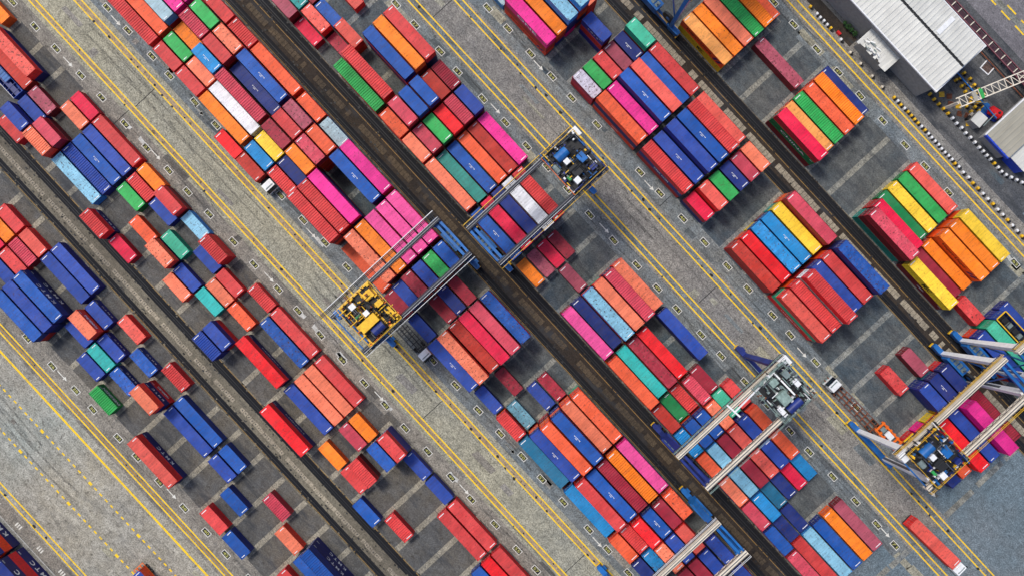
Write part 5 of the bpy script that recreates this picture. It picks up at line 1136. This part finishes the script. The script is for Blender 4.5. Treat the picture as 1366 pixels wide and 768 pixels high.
# mobile crane with its white lattice boom
t = thing('boom_crane', 'white lattice boom resting over the work yard at the right', 'crane', (0, 0, 0)); q = MB()
A_, B_ = Vector((35.0, 90.2, 5.2)), Vector((45.2, 117.5, 9.5)); d = (B_ - A_).normalized(); sd_ = d.cross(Vector((0,0,1))).normalized(); up = sd_.cross(d); wv = .95; m_ = M['cream']
for sx in (-1, 1):
    for sz_ in (-1, 1): q.bar(A_ + sd_ * sx * wv + up * sz_ * .6, B_ + sd_ * sx * wv + up * sz_ * .6, .2, .2, m_)
q.build('chord', t); q = MB(); n = 23
for i in range(n + 1):
    p = A_.lerp(B_, i / n); p2 = A_.lerp(B_, min(1, (i + 1) / n))
    for sz_ in (1,):
        q.bar(p - sd_ * wv + up * sz_ * .6, p + sd_ * wv + up * sz_ * .6, .12, .12, m_)
        if i < n: q.bar(p - sd_ * wv + up * sz_ * .6, p2 + sd_ * wv + up * sz_ * .6, .09, .09, m_)
q.build('lattice_bar', t)
q = MB(); p = A_.lerp(B_, .145); q.bar(p - sd_ * 1.05 + up * .7, p + sd_ * 1.05 + up * .7, .7, .06, M['greenm']); q.build('green_panel', t)
q = MB(); p = A_.lerp(B_, .1); q.bar(p - sd_ * 1.0 + up * .7, p + sd_ * 1.0 + up * .7, .9, .05, M['roofsheet2']); q.build('deck_panel', t)
q = MB(); q.bar(A_, A_ + Vector((0, 0, -5.1)), .5, .5, m_); q.bar(A_ + d * 1.5, (38.2, 92.0, .2), .2, .2, M['greym']); q.bar((41.5, 108.5, 0), (41.9, 108.6, 7.6), .4, .4, m_); q.build('support_leg', t)
t = thing('pump_unit', 'rounded bright red pump unit on a blue base beside the workshop shed', 'pump', (42.4, 96.3, 0), .25); q = MB()
q.tube((-1.2, 0, 1.5), (1.0, 0, 1.5), .95, M['redm'], 16); q.tube((1.0, 0, 1.5), (1.5, 0, 1.5), .95, M['redm'], 16, .35); q.tube((-1.5, 0, 1.5), (-1.2, 0, 1.5), .45, M['redm'], 16, .95); q.build('tank', t)
q = MB(); q.tube((1.4, 0, 1.6), (2.3, .5, 1.7), .1, M['white'], 8); q.tube((.3, 0, 2.3), (.3, 0, 2.75), .22, M['dark'], 10); q.build('nozzle', t)
q = MB(); q.box(-2.0, -1.0, 0, 1.4, 1.0, .5, M['shedblue']); q.box(-2.4, -1.3, .5, -1.5, 1.3, .7, M['craneblue']); q.build('base', t)
t = thing('site_hut', 'small grey box with flat roof next to the lattice boom foot', 'hut', (40.9, 92.6, 0), .1); q = MB(); q.box(-1.1, -1.2, 0, 1.1, 1.2, 2.2, M['wall']); q.build('wall', t)
q = MB(); q.box(-1.2, -1.3, 2.2, 1.2, 1.3, 2.32, M['paleroof'] if 'paleroof' in M else M['roofsheet']); q.build('roof', t)
q = MB(); q.box(-1.6, -.9, 0, -1.15, -.1, 1.2, M['dark']); q.box(-1.6, .2, 0, -1.15, .9, .9, M['cream']); q.build('meter_box', t)
t = thing('steel_frame', 'thin blue steel frame between warehouse and workshop shed', 'frame', (0, 0, 0)); q = MB()
q.bar((30.2, 95.8, 2.2), (43.2, 95.3, 2.2), .22, .22, M['craneblue']); q.bar((31, 91.5, 2.2), (31, 97.4, 2.2), .2, .2, M['craneblue']); q.bar((36, 92, 2.2), (39.5, 96, 2.4), .12, .12, M['greym']); q.bar((42.5, 92.3, 2.2), (42.3, 96, 2.3), .14, .14, M['greym']); q.build('beam', t)
q = MB()
for x_, y_ in ((30.3, 95.8), (43, 95.3), (31, 91.6), (36, 95.6)): q.box(x_ - .1, y_ - .1, 0, x_ + .1, y_ + .1, 2.1, M['craneblue'])
q.build('post', t)
t = thing('hatch_frame', 'white square frame with meshwork on the ground behind the warehouse end', 'frame', (34.8, 102.2, 0), .1); q = MB()
for a in (-1, 1): q.box(-1.15, a * 1.05 - .1, 0, 1.15, a * 1.05 + .1, .3, M['white']); q.box(a * 1.05 - .1, -.94, 0, a * 1.05 + .1, .94, .28, M['white'])
q.build('frame', t); q = MB()
for i in range(7): q.bar((-.9 + i * .3, -.94, .15), (-.9 + i * .3, .94, .15), .06, .06, M['rust'])
q.build('mesh_bar', t)
